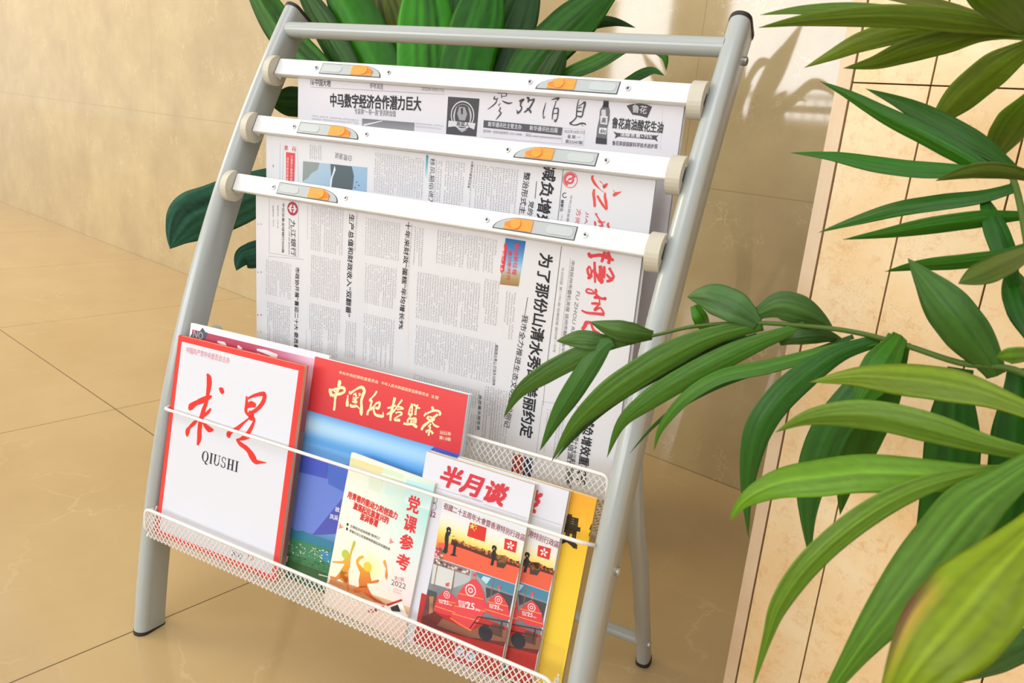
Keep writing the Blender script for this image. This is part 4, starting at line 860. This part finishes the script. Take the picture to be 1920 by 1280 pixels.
# --- red headed magazine with blue photograph
def blue_mag(tl, tr, d, t, label, art):
    root, s, P0, wd, hgt = magazine(tl, tr, d, t, label, edge='pages')
    s.zoom = (550, 650, 3.658)
    base(s, wd, hgt, lambda u, v: ramp([(0, '9fd0f0'), (.3, '8cc0ec'), (.38, '6aa8e4'), (.5, '4f86d8'), (.62, '5c86d4'), (.72, '8aa8e0'), (.78, '3a7aa8'), (.85, '3f7f78'), (.93, '4c7c50'), (1, '2f5f4a')])(v), 4, 24)
    s.quad([(150, 60), (1200, 330), (1142, 738), (92, 432)], lambda u, v: mixc('dd4848', 'c93640', v * .7 + .2 * u), 2, 6, 4)
    if art:
        s.text('中共中央纪律检查委员会', (313, 186), (583, 254), 20, 'f2dcc0', .012); s.text('中华人民共和国国家监察委员会', (604, 258), (928, 343), 20, 'f2dcc0', .012); s.text('主管', (944, 348), (996, 362), 20, 'f2dcc0', .012)
        CR = 'f6e6b4'
        s.zoom = (605, 700, 14.22)
        for st in ([(455, 175, 50), (455, 240, 95), (435, 330, 80), (425, 400, 66), (350, 600, 66), (330, 760, 54), (318, 900, 60), (300, 985, 56)], [(205, 400, 60), (205, 480, 80), (245, 600, 80)], [(240, 440, 50), (340, 415, 50), (450, 385, 56), (560, 380, 66), (590, 450, 60), (555, 520, 50)], [(250, 590, 70), (370, 560, 60), (480, 540, 60), (560, 505, 50)], [(300, 460, 40), (400, 520, 40)],
                   [(725, 470, 40), (740, 520, 66), (850, 450, 42), (980, 375, 56), (1070, 375, 76), (1115, 470, 76), (1070, 600, 72), (1035, 740, 62), (1040, 900, 74), (1030, 1030, 88), (1045, 1120, 30)], [(680, 570, 30), (665, 700, 50), (660, 800, 80), (660, 880, 70)], [(820, 570, 36), (900, 530, 46)], [(960, 540, 36), (1005, 550, 44), (970, 600, 26)], [(820, 620, 36), (850, 680, 46), (800, 690, 18)], [(900, 560, 36), (890, 680, 50), (870, 800, 44)], [(790, 750, 36), (860, 750, 50), (930, 760, 44)], [(745, 810, 36), (760, 870, 56), (850, 870, 66), (920, 860, 56)], [(920, 655, 34), (975, 630, 18)], [(920, 860, 40), (970, 920, 30), (1010, 940, 20)],
                   [(1450, 465, 40), (1400, 550, 46), (1330, 630, 36), (1260, 700, 46), (1310, 730, 56), (1290, 830, 50), (1260, 940, 50), (1210, 1020, 54), (1195, 1110, 50)], [(1240, 730, 36), (1320, 710, 46)], [(1350, 880, 40), (1280, 980, 44)], [(1360, 890, 36), (1430, 800, 42), (1520, 770, 56), (1520, 850, 56), (1480, 930, 60), (1410, 900, 50)], [(1370, 900, 46), (1370, 1000, 52), (1420, 1100, 58), (1520, 1130, 66), (1610, 1130, 60), (1615, 1020, 12)]): s.brush(st, CR)
        s.zoom = (720, 735, 14.22)
        for st in ([(295, 140, 76), (270, 250, 70), (240, 360, 56), (215, 480, 76), (185, 620, 66), (175, 760, 50)], [(90, 420, 30), (160, 410, 45), (260, 380, 40), (320, 345, 36)], [(80, 595, 36), (160, 550, 56), (260, 510, 46), (380, 350, 42), (490, 200, 45)], [(380, 390, 36), (460, 400, 42), (510, 440, 46), (430, 450, 26), (350, 460, 36)], [(310, 555, 36), (390, 530, 36), (460, 540, 46), (470, 590, 46), (380, 640, 32), (290, 710, 38), (310, 750, 46), (400, 740, 66), (410, 785, 40)],
                   [(755, 300, 56), (720, 380, 36), (680, 480, 36), (660, 600, 46)], [(765, 330, 36), (755, 450, 40), (745, 600, 50)], [(690, 420, 22), (730, 410, 22)], [(690, 500, 22), (730, 495, 22)], [(660, 600, 46), (760, 590, 46)], [(800, 310, 36), (840, 360, 46), (920, 350, 46)], [(970, 420, 36), (890, 420, 36)], [(900, 360, 46), (860, 450, 46), (840, 610, 56)], [(730, 620, 26), (640, 740, 46), (640, 810, 46)], [(680, 720, 36), (780, 700, 46), (850, 710, 56), (840, 830, 56)], [(700, 790, 26), (800, 770, 36)], [(740, 720, 20), (720, 810, 24)], [(800, 720, 20), (790, 830, 24)], [(520, 830, 46), (620, 850, 56), (760, 850, 56), (840, 900, 76), (890, 935, 50)],
                   [(1285, 380, 56), (1300, 430, 76), (1330, 480, 46)], [(1120, 530, 20), (1075, 640, 46)], [(1080, 610, 36), (1200, 540, 42), (1340, 490, 52), (1450, 500, 56), (1500, 560, 66), (1480, 620, 46)], [(1440, 590, 56), (1330, 670, 54), (1200, 790, 56), (1060, 900, 66), (1000, 1010, 50)], [(1200, 640, 50), (1160, 690, 50), (1220, 740, 46)], [(1220, 650, 40), (1340, 720, 56), (1240, 780, 36)], [(1280, 780, 26), (1340, 870, 46), (1420, 915, 46), (1480, 920, 16)], [(1260, 840, 36), (1200, 910, 46), (1235, 920, 44), (1225, 1000, 46), (1190, 1160, 46)], [(1215, 1000, 36), (1130, 1040, 46), (1160, 1070, 46)], [(1250, 1020, 36), (1310, 1110, 66)]): s.brush(st, CR)
        s.zoom = (550, 650, 3.658)
        s.text('2022年', (1004, 598), (1082, 612), 22, 'f2dcc0', .015); s.text('第13期', (1001, 632), (1078, 648), 22, 'f2dcc0', .015); s.line((1005, 572), (1083, 585), .0003, 'f2dcc0'); s.line((1000, 640), (1078, 660), .0003, 'f2dcc0')
        s.quad([(92, 432), (968, 685), (890, 880), (60, 640)], lambda u, v: mixc(mixc('5a9ee0', 'b8dcf6', math.sin(math.pi * min(1, v * 1.2))), '6aaeea', .3 * u), 2, 8, 8)
        s.ppoly([(968, 685), (1140, 738), (1130, 760), (940, 705)], '4a52b0', 3)
        s.ppoly([(40, 735), (240, 780), (232, 905), (15, 850)], '4a5cc4', 3); s.ppoly([(15, 850), (232, 905), (385, 790), (350, 1060), (240, 1210), (140, 1280), (-20, 1250)], '6c86d8', 2); s.ppoly([(232, 780), (395, 815), (360, 1000), (240, 940)], '4c6cc8', 3); s.ppoly([(335, 1040), (380, 980), (330, 1280), (130, 1290)], '5058b4', 4)
        s.zoom = (240, 900, 3.37)
        s.text('故', (1310, 196), (1338, 203), 26, 'e8ecf6', .02, 5); s.text('风采', (1276, 242), (1328, 256), 26, 'e8ecf6', .02, 5)
        s.ppoly([(1000, 285), (1045, 308), (1075, 322), (1110, 318), (1150, 345), (1200, 355), (1260, 378), (1302, 395), (1280, 520), (1262, 640), (945, 510), (975, 390)], '35809c', 4)
        s.ppoly([(985, 350), (1060, 372), (1140, 395), (1290, 440), (1262, 640), (945, 510)], '46865e', 5); s.ppoly([(1215, 440), (1290, 452), (1280, 530), (1225, 500)], '3f8cb4', 6); s.ppoly([(960, 480), (1262, 590), (1262, 640), (945, 520)], '3d6a3c', 6)
        rnd = random.Random(5)
        for i in range(240):
            x = rnd.uniform(985, 1275); y = 385 + (x - 985) * .27 + rnd.uniform(-15, 115); A = s.at(x, y); r = rnd.uniform(.0004, .0014)
            s.poly([(A[0] - r, A[1] - r * .6), (A[0] + r, A[1] - r * .5), (A[0] + r * .8, A[1] + r * .6), (A[0] - r, A[1] + r * .5)], rnd.choice(['dfe6e4', 'c2d4cc', '5f9a5a', '2f6a44', '7ab06a', 'e8ece8', '4a8a6a']) if y < 450 + (x - 985) * .27 else rnd.choice(['5f9a5a', '2f5a34', '4f8a4a', '3a6a3c']), 7)
        s.ppoly([(990, 470), (1015, 478), (1008, 515), (985, 505)], 'd2d8d4', 8); s.ppoly([(1210, 590), (1265, 605), (1262, 612), (1205, 598)], 'd8dcd6', 8)
    s.zoom = None; cover(root, s, P0)
blue_mag((591, 668), (880, 739), .0207, .0055, 'blue magazine with red header and cream calligraphy, second from the left in the tray', True)
blue_mag((597, 669), (886, 740), .0266, .0018, 'red headed magazine tucked behind the one with cream calligraphy, only its edge showing', False)

# --- pink and white magazine at the back
root, s, P0, wd, hgt = magazine((358, 605), (618, 667), .0165, .0036, 'white bordered crimson magazine, its top strip showing above the red bordered one', yaw=math.radians(3.6))
base(s, wd, hgt, lambda u, v: mixc('eceef4', 'd2dcf0', v * 2.2 + .3 * u), 4, 6)
# crimson panel fading to pink sky on the right
rect_f = lambda u, v: mixc(mixc('a83a50', 'b84460', v), 'e8c6dc', max(0, (u - .45) / .5) ** 1.4)
s.grid(.004, wd - .012, -.10, -.008, 12, 3, rect_f, 1)
s.ppoly([(358, 628), (366, 620), (374, 622), (380, 614), (385, 622), (390, 624), (386, 634), (380, 642), (356, 636)], '4e5660', 3); s.text('NO', (362, 632), (380, 637), 11, 'c8b8be', .0, 4)
for st in ([(408, 640, 2), (420, 645, 6), (424, 652, 3)], [(446, 648, 3), (452, 656, 8)], [(482, 655, 3), (500, 660, 6), (520, 668, 6)], [(485, 662, 4), (484, 672, 5)], [(505, 660, 3), (512, 672, 6)]): s.brush(st, 'f4ecee', 3)
cover(root, s, P0)

# ------------------------------------------------------------------ plants
def smooth(pts, n=8):
    P = [Vector(p) for p in pts]; out = []
    for i in range(len(P) - 1):
        p0, p1, p2, p3 = P[max(i - 1, 0)], P[i], P[i + 1], P[min(i + 2, len(P) - 1)]
        for k in range(n):
            t = k / n; out.append(.5 * (2 * p1 + (p2 - p0) * t + (2 * p0 - 5 * p1 + 4 * p2 - p3) * t * t + (3 * p1 - p0 - 3 * p2 + p3) * t ** 3))
    out.append(P[-1]); return out
def sstep(a, b, x): t = min(1, max(0, (x - a) / (b - a))); return t * t * (3 - 2 * t)
def leaf(root, base, pts, d0, d1, wpx, col, tilt=25, fold=18, tip=.46, foot=.40, streak=.26, bulge=0, under=None, burn=None, name='leaf', label=None):
    """blade along a midrib seen at px points (tip first), tip at distance d0, foot at d1; wpx = its width"""
    n0 = len(pts); L = [0]
    for a, b_ in zip(pts, pts[1:]): L.append(L[-1] + math.hypot(b_[0] - a[0], b_[1] - a[1]))
    mid = smooth([at_depth(p[0], p[1], d0 + (d1 - d0) * (q / L[-1]) - bulge * math.sin(math.pi * q / L[-1])) for p, q in zip(pts, L)])
    n = len(mid); wm = wpx * (d0 + d1) / 2 / F_PX / math.cos(math.radians(tilt)) / 2
    NA = 14; vs = []; cs = []; rnd = random.Random(hash(tuple(pts[0])) & 0xffff)
    lines = [rnd.uniform(-1, 1) for _ in range(NA + 1)]
    base_c = lin(col); base_c = (base_c[0] * .95, base_c[1] * .92, base_c[2] * (.5 if wpx > 0 and col not in ('35685a', '2e6054') else .8))
    for i, p in enumerate(mid):
        t = i / (n - 1)
        T = (mid[min(i + 1, n - 1)] - mid[max(i - 1, 0)]).normalized(); V = (CAM - p).normalized()
        S = T.cross(V).normalized(); S = Matrix.Rotation(math.radians(tilt), 3, T) @ S; Nn = S.cross(T).normalized()
        if Nn.dot(V) < 0: Nn = -Nn
        w = wm * max(.012, (math.sin(math.pi / 2 * min(1, t / tip)) ** (1.15 if t < tip else 1)) * (1 - (1 - foot) * sstep(.6, 1, t)))
        for k in range(NA + 1):
            x = -1 + 2 * k / NA
            h = -abs(x) * math.tan(math.radians(fold)) * w + .035 * w * math.sin(k * 2.4 + i * .25)
            vs.append(p + S * (x * w) + Nn * h)
            f = 1 + streak * (lines[k] + .35 * rnd.uniform(-1, 1)) + (.22 if k == NA // 2 else 0)
            c = [max(0, q * f) for q in base_c]
            if burn and burn[0] < t < burn[1] and x * burn[2] > .45:
                g = min(1, (x * burn[2] - .45) / .3) * math.sin(math.pi * (t - burn[0]) / (burn[1] - burn[0])); bc = lin('6a4a2c') if x * burn[2] > .8 else lin('b8963c'); c = [a * (1 - g) + b_ * g for a, b_ in zip(c, bc)]
            if t < .05: g = 1 - t / .05; bc = lin('6a5a2a'); c = [a * (1 - g * .6) + b_ * g * .6 for a, b_ in zip(c, bc)]
            cs.append((*c, 1))
    m = NA + 1
    o = mesh_obj(name, vs, [(i * m + k, i * m + k + 1, (i + 1) * m + k + 1, (i + 1) * m + k) for i in range(n - 1) for k in range(NA)], M['leaf'], root, True, off=base)
    a = o.data.color_attributes.new('Col', 'FLOAT_COLOR', 'POINT'); a.data.foreach_set('color', [q for c in cs for q in c])
    so = o.modifiers.new('thickness', 'SOLIDIFY'); so.thickness = .0004
    if label: o['label'] = label
    return o
def stalk(root, base, pts, r, col, name='stem'):
    b = MB(); q = smooth(pts, 6); b.sweep(q, [r * (1 - .55 * i / (len(q) - 1)) for i in range(len(q))], n=8)
    o = b.build(name, M['leaf'], root, True, off=base); a = o.data.color_attributes.new('Col', 'FLOAT_COLOR', 'POINT'); a.data.foreach_set('color', [x for _ in o.data.vertices for x in (*lin(col), 1)]); return o
def pot(root, r, h):
    b = MB(); b.lathe((0, 0, 0), [(0, 0), (r * .72, 0), (r * .76, .006), (r * .97, h * .9), (r, h * .93), (r, h), (r * .93, h), (r * .9, h * .9), (0, h * .9)], 40); b.build('pot', M['pot'], root, True, auto=.6)
    b = MB(); b.lathe((0, 0, 0), [(r * .9, h * .905), (r * .5, h * .93), (0, h * .94)], 32); b.build('soil', M['soil'], root, True)

# broad leaved plant between the rack and the wall
PB = Vector((-.85, 1.09, 0))
plant = empty('potted_plant', PB, label='broad-leaved green potted plant on the floor behind the newspaper rack', cat='plant')
pot(plant, .125, .22)
D1, D2 = '1f5c14', '28700c'; DK = '123f16'; BL = '35685a'
cent = at_depth(800, 330, 1.33)
for k, (x, y) in enumerate(((690, 240), (790, 250), (870, 250), (950, 240))):
    stalk(plant, PB, [PB + Vector((.015 * (k - 1.5), 0, .19)), PB + Vector((.01 * (k - 1.5), .0, .40)), at_depth(x, y, 1.33)], .009, '3c6a22')
BP = [
 ([(448, -75), (490, 0), (545, 82), (610, 150), (690, 250)], 1.42, 1.33, 62, '2a660e', 15), ([(540, -60), (585, 15), (622, 80), (655, 140), (700, 250)], 1.40, 1.33, 52, '1f4f1a', 30),
 ([(595, -80), (645, 0), (690, 90), (730, 180), (760, 260)], 1.38, 1.33, 96, D2, 10), ([(700, -80), (722, 0), (745, 90), (765, 180), (780, 260)], 1.40, 1.35, 84, '4a5a1c', 25), ([(790, -90), (795, 0), (797, 100), (798, 180), (800, 260)], 1.33, 1.33, 108, '2f8410', 5),
 ([(925, -90), (905, 0), (880, 90), (862, 180), (850, 260)], 1.30, 1.33, 100, '226a0a', 12), ([(1010, -90), (975, 0), (935, 100), (900, 180), (870, 260)], 1.36, 1.34, 92, '174a0a', 20), ([(680, -80), (690, 20), (705, 110), (740, 200), (780, 260)], 1.43, 1.36, 60, '16440a', 20),
 ([(850, -80), (845, 20), (838, 110), (830, 190), (820, 260)], 1.38, 1.35, 70, '1b540a', 20), ([(960, -60), (930, 40), (905, 120), (880, 190), (850, 250)], 1.42, 1.36, 70, '17440f', 15),
 ([(1200, -80), (1120, 0), (1060, 55), (1005, 110), (955, 180), (900, 260)], 1.26, 1.33, 82, '2a6416', 15), ([(1192, 52), (1150, 40), (1105, 44), (1050, 75), (1000, 130), (940, 210)], 1.34, 1.36, 24, '1c4a12', 20),
 ([(1249, 132), (1246, 105), (1222, 84), (1180, 80), (1125, 112), (1065, 138), (1010, 170), (950, 220)], 1.22, 1.33, 28, '3a7426', 20), ([(1060, 84), (1046, 108), (1030, 135), (1008, 175), (960, 230)], 1.26, 1.33, 44, '284f1c', 20),
 ([(1020, 78), (985, 104), (962, 132), (935, 175), (900, 240)], 1.33, 1.36, 20, '1c4a14', 20), ([(1246, 142), (1225, 132), (1203, 138), (1180, 152), (1140, 180), (1060, 220)], 1.30, 1.36, 18, '2f6a24', 20),
 ([(500, 185), (530, 190), (565, 193), (620, 202), (700, 240)], 1.26, 1.36, 54, '123c1c', 10), ([(319, 466), (336, 436), (362, 410), (400, 396), (460, 372), (540, 340), (640, 300)], 1.22, 1.36, 92, BL, 12), ([(443, 507), (455, 484), (478, 478), (540, 455), (620, 400), (700, 330)], 1.24, 1.36, 48, '2e6054', 12),
]
for pts, d0, d1, w, c, tl in BP: leaf(plant, PB, pts, d0, d1, w, c, tl, fold=10, foot=.5, streak=.45, tip=.40)

# palm in front on the right
PP = Vector((.30, .52, 0))
palm = empty('potted_palm', PP, label='leafy green palm in the right foreground, its fronds crossing the rack', cat='plant')
pot(palm, .14, .26)
G1, G2, G3, G4 = '667f12', '3f6a28', '2c6a14', '567a3c'
PL = [
 ([(1425, 28), (1500, 18), (1600, 17), (1700, 27), (1800, 42), (1930, 62)], .56, .50, 27, '56781a', 20), ([(1422, 52), (1500, 40), (1600, 33), (1700, 33), (1790, 42), (1860, 52), (1935, 64)], .54, .50, 40, '5f7a2c', 20),
 ([(1508, 127), (1555, 104), (1610, 78), (1665, 62), (1730, 52), (1830, 55), (1930, 64)], .60, .50, 42, G1, 20), ([(1581, 128), (1640, 119), (1700, 99), (1770, 80), (1840, 63), (1930, 62)], .58, .50, 45, '587420', 22),
 ([(1630, -8), (1720, 2), (1780, 16), (1850, 40), (1935, 64)], .60, .50, 24, '5a6414', 20), ([(1800, -40), (1870, 5), (1935, 62)], .46, .50, 62, '4f7416', 10),
 ([(1735, 250), (1765, 215), (1800, 180), (1850, 138), (1895, 108), (1940, 82)], .62, .52, 62, '5f7a1a', 12), ([(1850, 320), (1872, 280), (1893, 245), (1915, 212), (1950, 170)], .60, .52, 60, '56781c', 12),
 ([(1623, 166), (1690, 192), (1750, 222), (1810, 255), (1860, 286), (1905, 322)], .58, .52, 40, '2a5c10', 15), ([(1537, 152), (1590, 178), (1660, 217), (1730, 252), (1790, 285), (1850, 318), (1905, 330)], .60, .52, 34, G3, 15),
 ([(1481, 286), (1560, 292), (1640, 306), (1720, 316), (1800, 320), (1905, 325)], .60, .52, 30, '2c6e14', 20), ([(1754, 339), (1800, 328), (1850, 321), (1900, 326), (1950, 338)], .50, .48, 28, '52682e', 35),
 ([(1534, 436), (1600, 414), (1680, 391), (1760, 378), (1840, 368), (1905, 350)], .62, .52, 29, '2f6a28', 20), ([(1580, 449), (1660, 438), (1740, 425), (1820, 414), (1880, 408), (1940, 404)], .58, .52, 32, '2f6a1a', 20),
 ([(1838, 355), (1862, 415), (1885, 475), (1905, 540)], .54, .52, 40, '1f5a10', 12), ([(1659, 509), (1720, 499), (1800, 492), (1870, 482), (1940, 460)], .58, .50, 27, '2c6416', 20),
 ([(1797, 531), (1840, 512), (1890, 488), (1945, 462)], .44, .48, 46, '4c642c', 20), ([(1702, 484), (1738, 530), (1773, 575), (1808, 620), (1845, 668), (1870, 705)], .52, .50, 80, '3f6a34', 8),
 ([(1288, 556), (1330, 556), (1382, 576), (1424, 606)], .60, .57, 60, '4a7050', 10), ([(1328, 624), (1316, 600), (1302, 572)], .62, .60, 28, '4a8a22', 10), ([(1562, 614), (1510, 586), (1462, 574), (1422, 588)], .57, .57, 55, '4a7048', 10),
 ([(1106, 603), (1150, 618), (1190, 626), (1225, 629)], .62, .61, 40, '4a6e3c', 10), ([(1043, 639), (1080, 635), (1115, 638), (1160, 640)], .63, .62, 36, '486e40', 10),
 ([(944, 783), (974, 736), (1020, 703), (1070, 676), (1125, 650), (1190, 636)], .66, .61, 38, '4c7442', 10), ([(1012, 845), (1045, 778), (1085, 715), (1125, 655), (1150, 640)], .66, .61, 40, '40703a', 10),
 ([(1034, 865), (1075, 800), (1130, 748), (1190, 706), (1260, 665), (1340, 630), (1430, 608)], .64, .57, 52, '4f7a38', 12), ([(1040, 862), (1090, 802), (1150, 748), (1230, 700), (1320, 662), (1420, 630)], .67, .58, 22, '1f4a1c', 25),
 ([(1138, 858), (1165, 795), (1215, 752), (1290, 706), (1370, 666), (1440, 636), (1510, 612)], .62, .56, 42, '4c7c38', 12), ([(1226, 845), (1240, 800), (1285, 745), (1350, 705), (1440, 686), (1560, 655), (1650, 636)], .60, .54, 27, '44762a', 20),
 ([(1432, 656), (1385, 638), (1330, 636), (1262, 652)], .60, .60, 34, '35582e', 10), ([(1585, 640), (1545, 630), (1500, 632), (1460, 640)], .57, .57, 30, '3a5c34', 10),
 ([(1403, 1008), (1401, 925), (1410, 850), (1428, 795), (1465, 745), (1520, 697), (1580, 660), (1650, 638)], .58, .54, 52, '356a30', 8), ([(1180, 850), (1240, 785), (1330, 728), (1430, 690), (1520, 660), (1600, 630)], .66, .56, 14, '2f5a24', 25),
 ([(1519, 1050), (1516, 965), (1526, 890), (1560, 805), (1615, 735), (1655, 680), (1682, 630)], .60, .53, 66, '356a36', 10), ([(1575, 965), (1585, 900), (1607, 840), (1635, 780), (1665, 720), (1690, 640)], .62, .54, 66, '2f661c', 10), ([(1600, 770), (1635, 720), (1660, 675), (1690, 628)], .52, .53, 66, '3f7a26', 8),
 ([(1716, 1200), (1742, 1060), (1772, 940), (1782, 850), (1788, 760), (1800, 690)], .58, .53, 92, '1a5410', 8), ([(1858, 1170), (1882, 1010), (1903, 880), (1910, 780), (1912, 690)], .56, .52, 84, '1d5a10', 8), ([(1893, 495), (1912, 560), (1940, 640)], .54, .5, 52, '1f5c10', 8),
 ([(1868, 670), (1900, 668), (1950, 664)], .42, .42, 30, '5f8a30', 20),
 ([(1518, 716), (1600, 705), (1690, 709), (1770, 718), (1850, 738), (1945, 775)], .46, .38, 62, '6f8a24', 15), ([(1454, 810), (1510, 786), (1580, 778), (1660, 784), (1750, 806), (1840, 832), (1945, 856)], .44, .38, 56, '668a3a', 18),
 ([(1367, 977), (1398, 936), (1460, 905), (1540, 893), (1620, 885), (1720, 888), (1850, 892), (1950, 880)], .44, .38, 70, '6a9a2c', 14), ([(1408, 1300), (1440, 1195), (1465, 1130), (1520, 1055), (1600, 985), (1690, 930), (1790, 895), (1900, 880)], .42, .38, 44, '6a9038', 15),
 ([(1520, 1350), (1610, 1215), (1690, 1110), (1760, 1020), (1820, 950), (1880, 905), (1960, 850)], .40, .37, 100, '54802c', 10), ([(1768, 1282), (1840, 1246), (1900, 1215), (1960, 1188)], .50, .42, 60, '3f6a48', 15),
 ([(1640, 1370), (1720, 1245), (1800, 1150), (1870, 1070), (1960, 975)], .30, .30, 160, '7a921c', 12),
]
for i, (pts, d0, d1, w, c, tl) in enumerate(PL):
    leaf(palm, PP, pts, d0, d1, w, c, tl if i % 2 else -tl, fold=14, foot=.45 if w > 30 else .6, bulge=.012, burn=(.12, .62, -1) if i == len(PL) - 1 else None)
for pts, r in (([(1930, 64, .50), (1975, 200, .5), (2000, 500, .5), (2010, 900, .49)], .0040), ([(1860, 310, .52), (1895, 325, .515), (1925, 450, .505), (1975, 800, .49), (2010, 1100, .48)], .0036), ([(1945, 465, .49), (1985, 700, .49), (2010, 1000, .48)], .0034),
               ([(1160, 640, .62), (1225, 629, .61), (1300, 612, .595), (1400, 605, .575), (1500, 610, .56), (1600, 622, .545), (1700, 648, .53), (1800, 680, .51), (1920, 700, .49), (2020, 800, .47)], .0026),
               ([(1945, 775, .38), (1990, 860, .39), (2050, 1100, .42)], .0034), ([(1950, 880, .38), (2000, 960, .40), (2060, 1200, .43)], .0034), ([(1960, 975, .30), (2040, 1080, .34), (2090, 1250, .40)], .004)):
    q = [at_depth(*p) for p in pts]; q = q[::-1]; q = [PP + Vector((random.uniform(-.03, .03), random.uniform(-.03, .03), .235)), (PP + Vector((0, 0, .24))) * .55 + q[0] * .45] + q
    stalk(palm, PP, q, r, '55702c', 'frond_stem')

bpy.data.objects.remove(_fo)
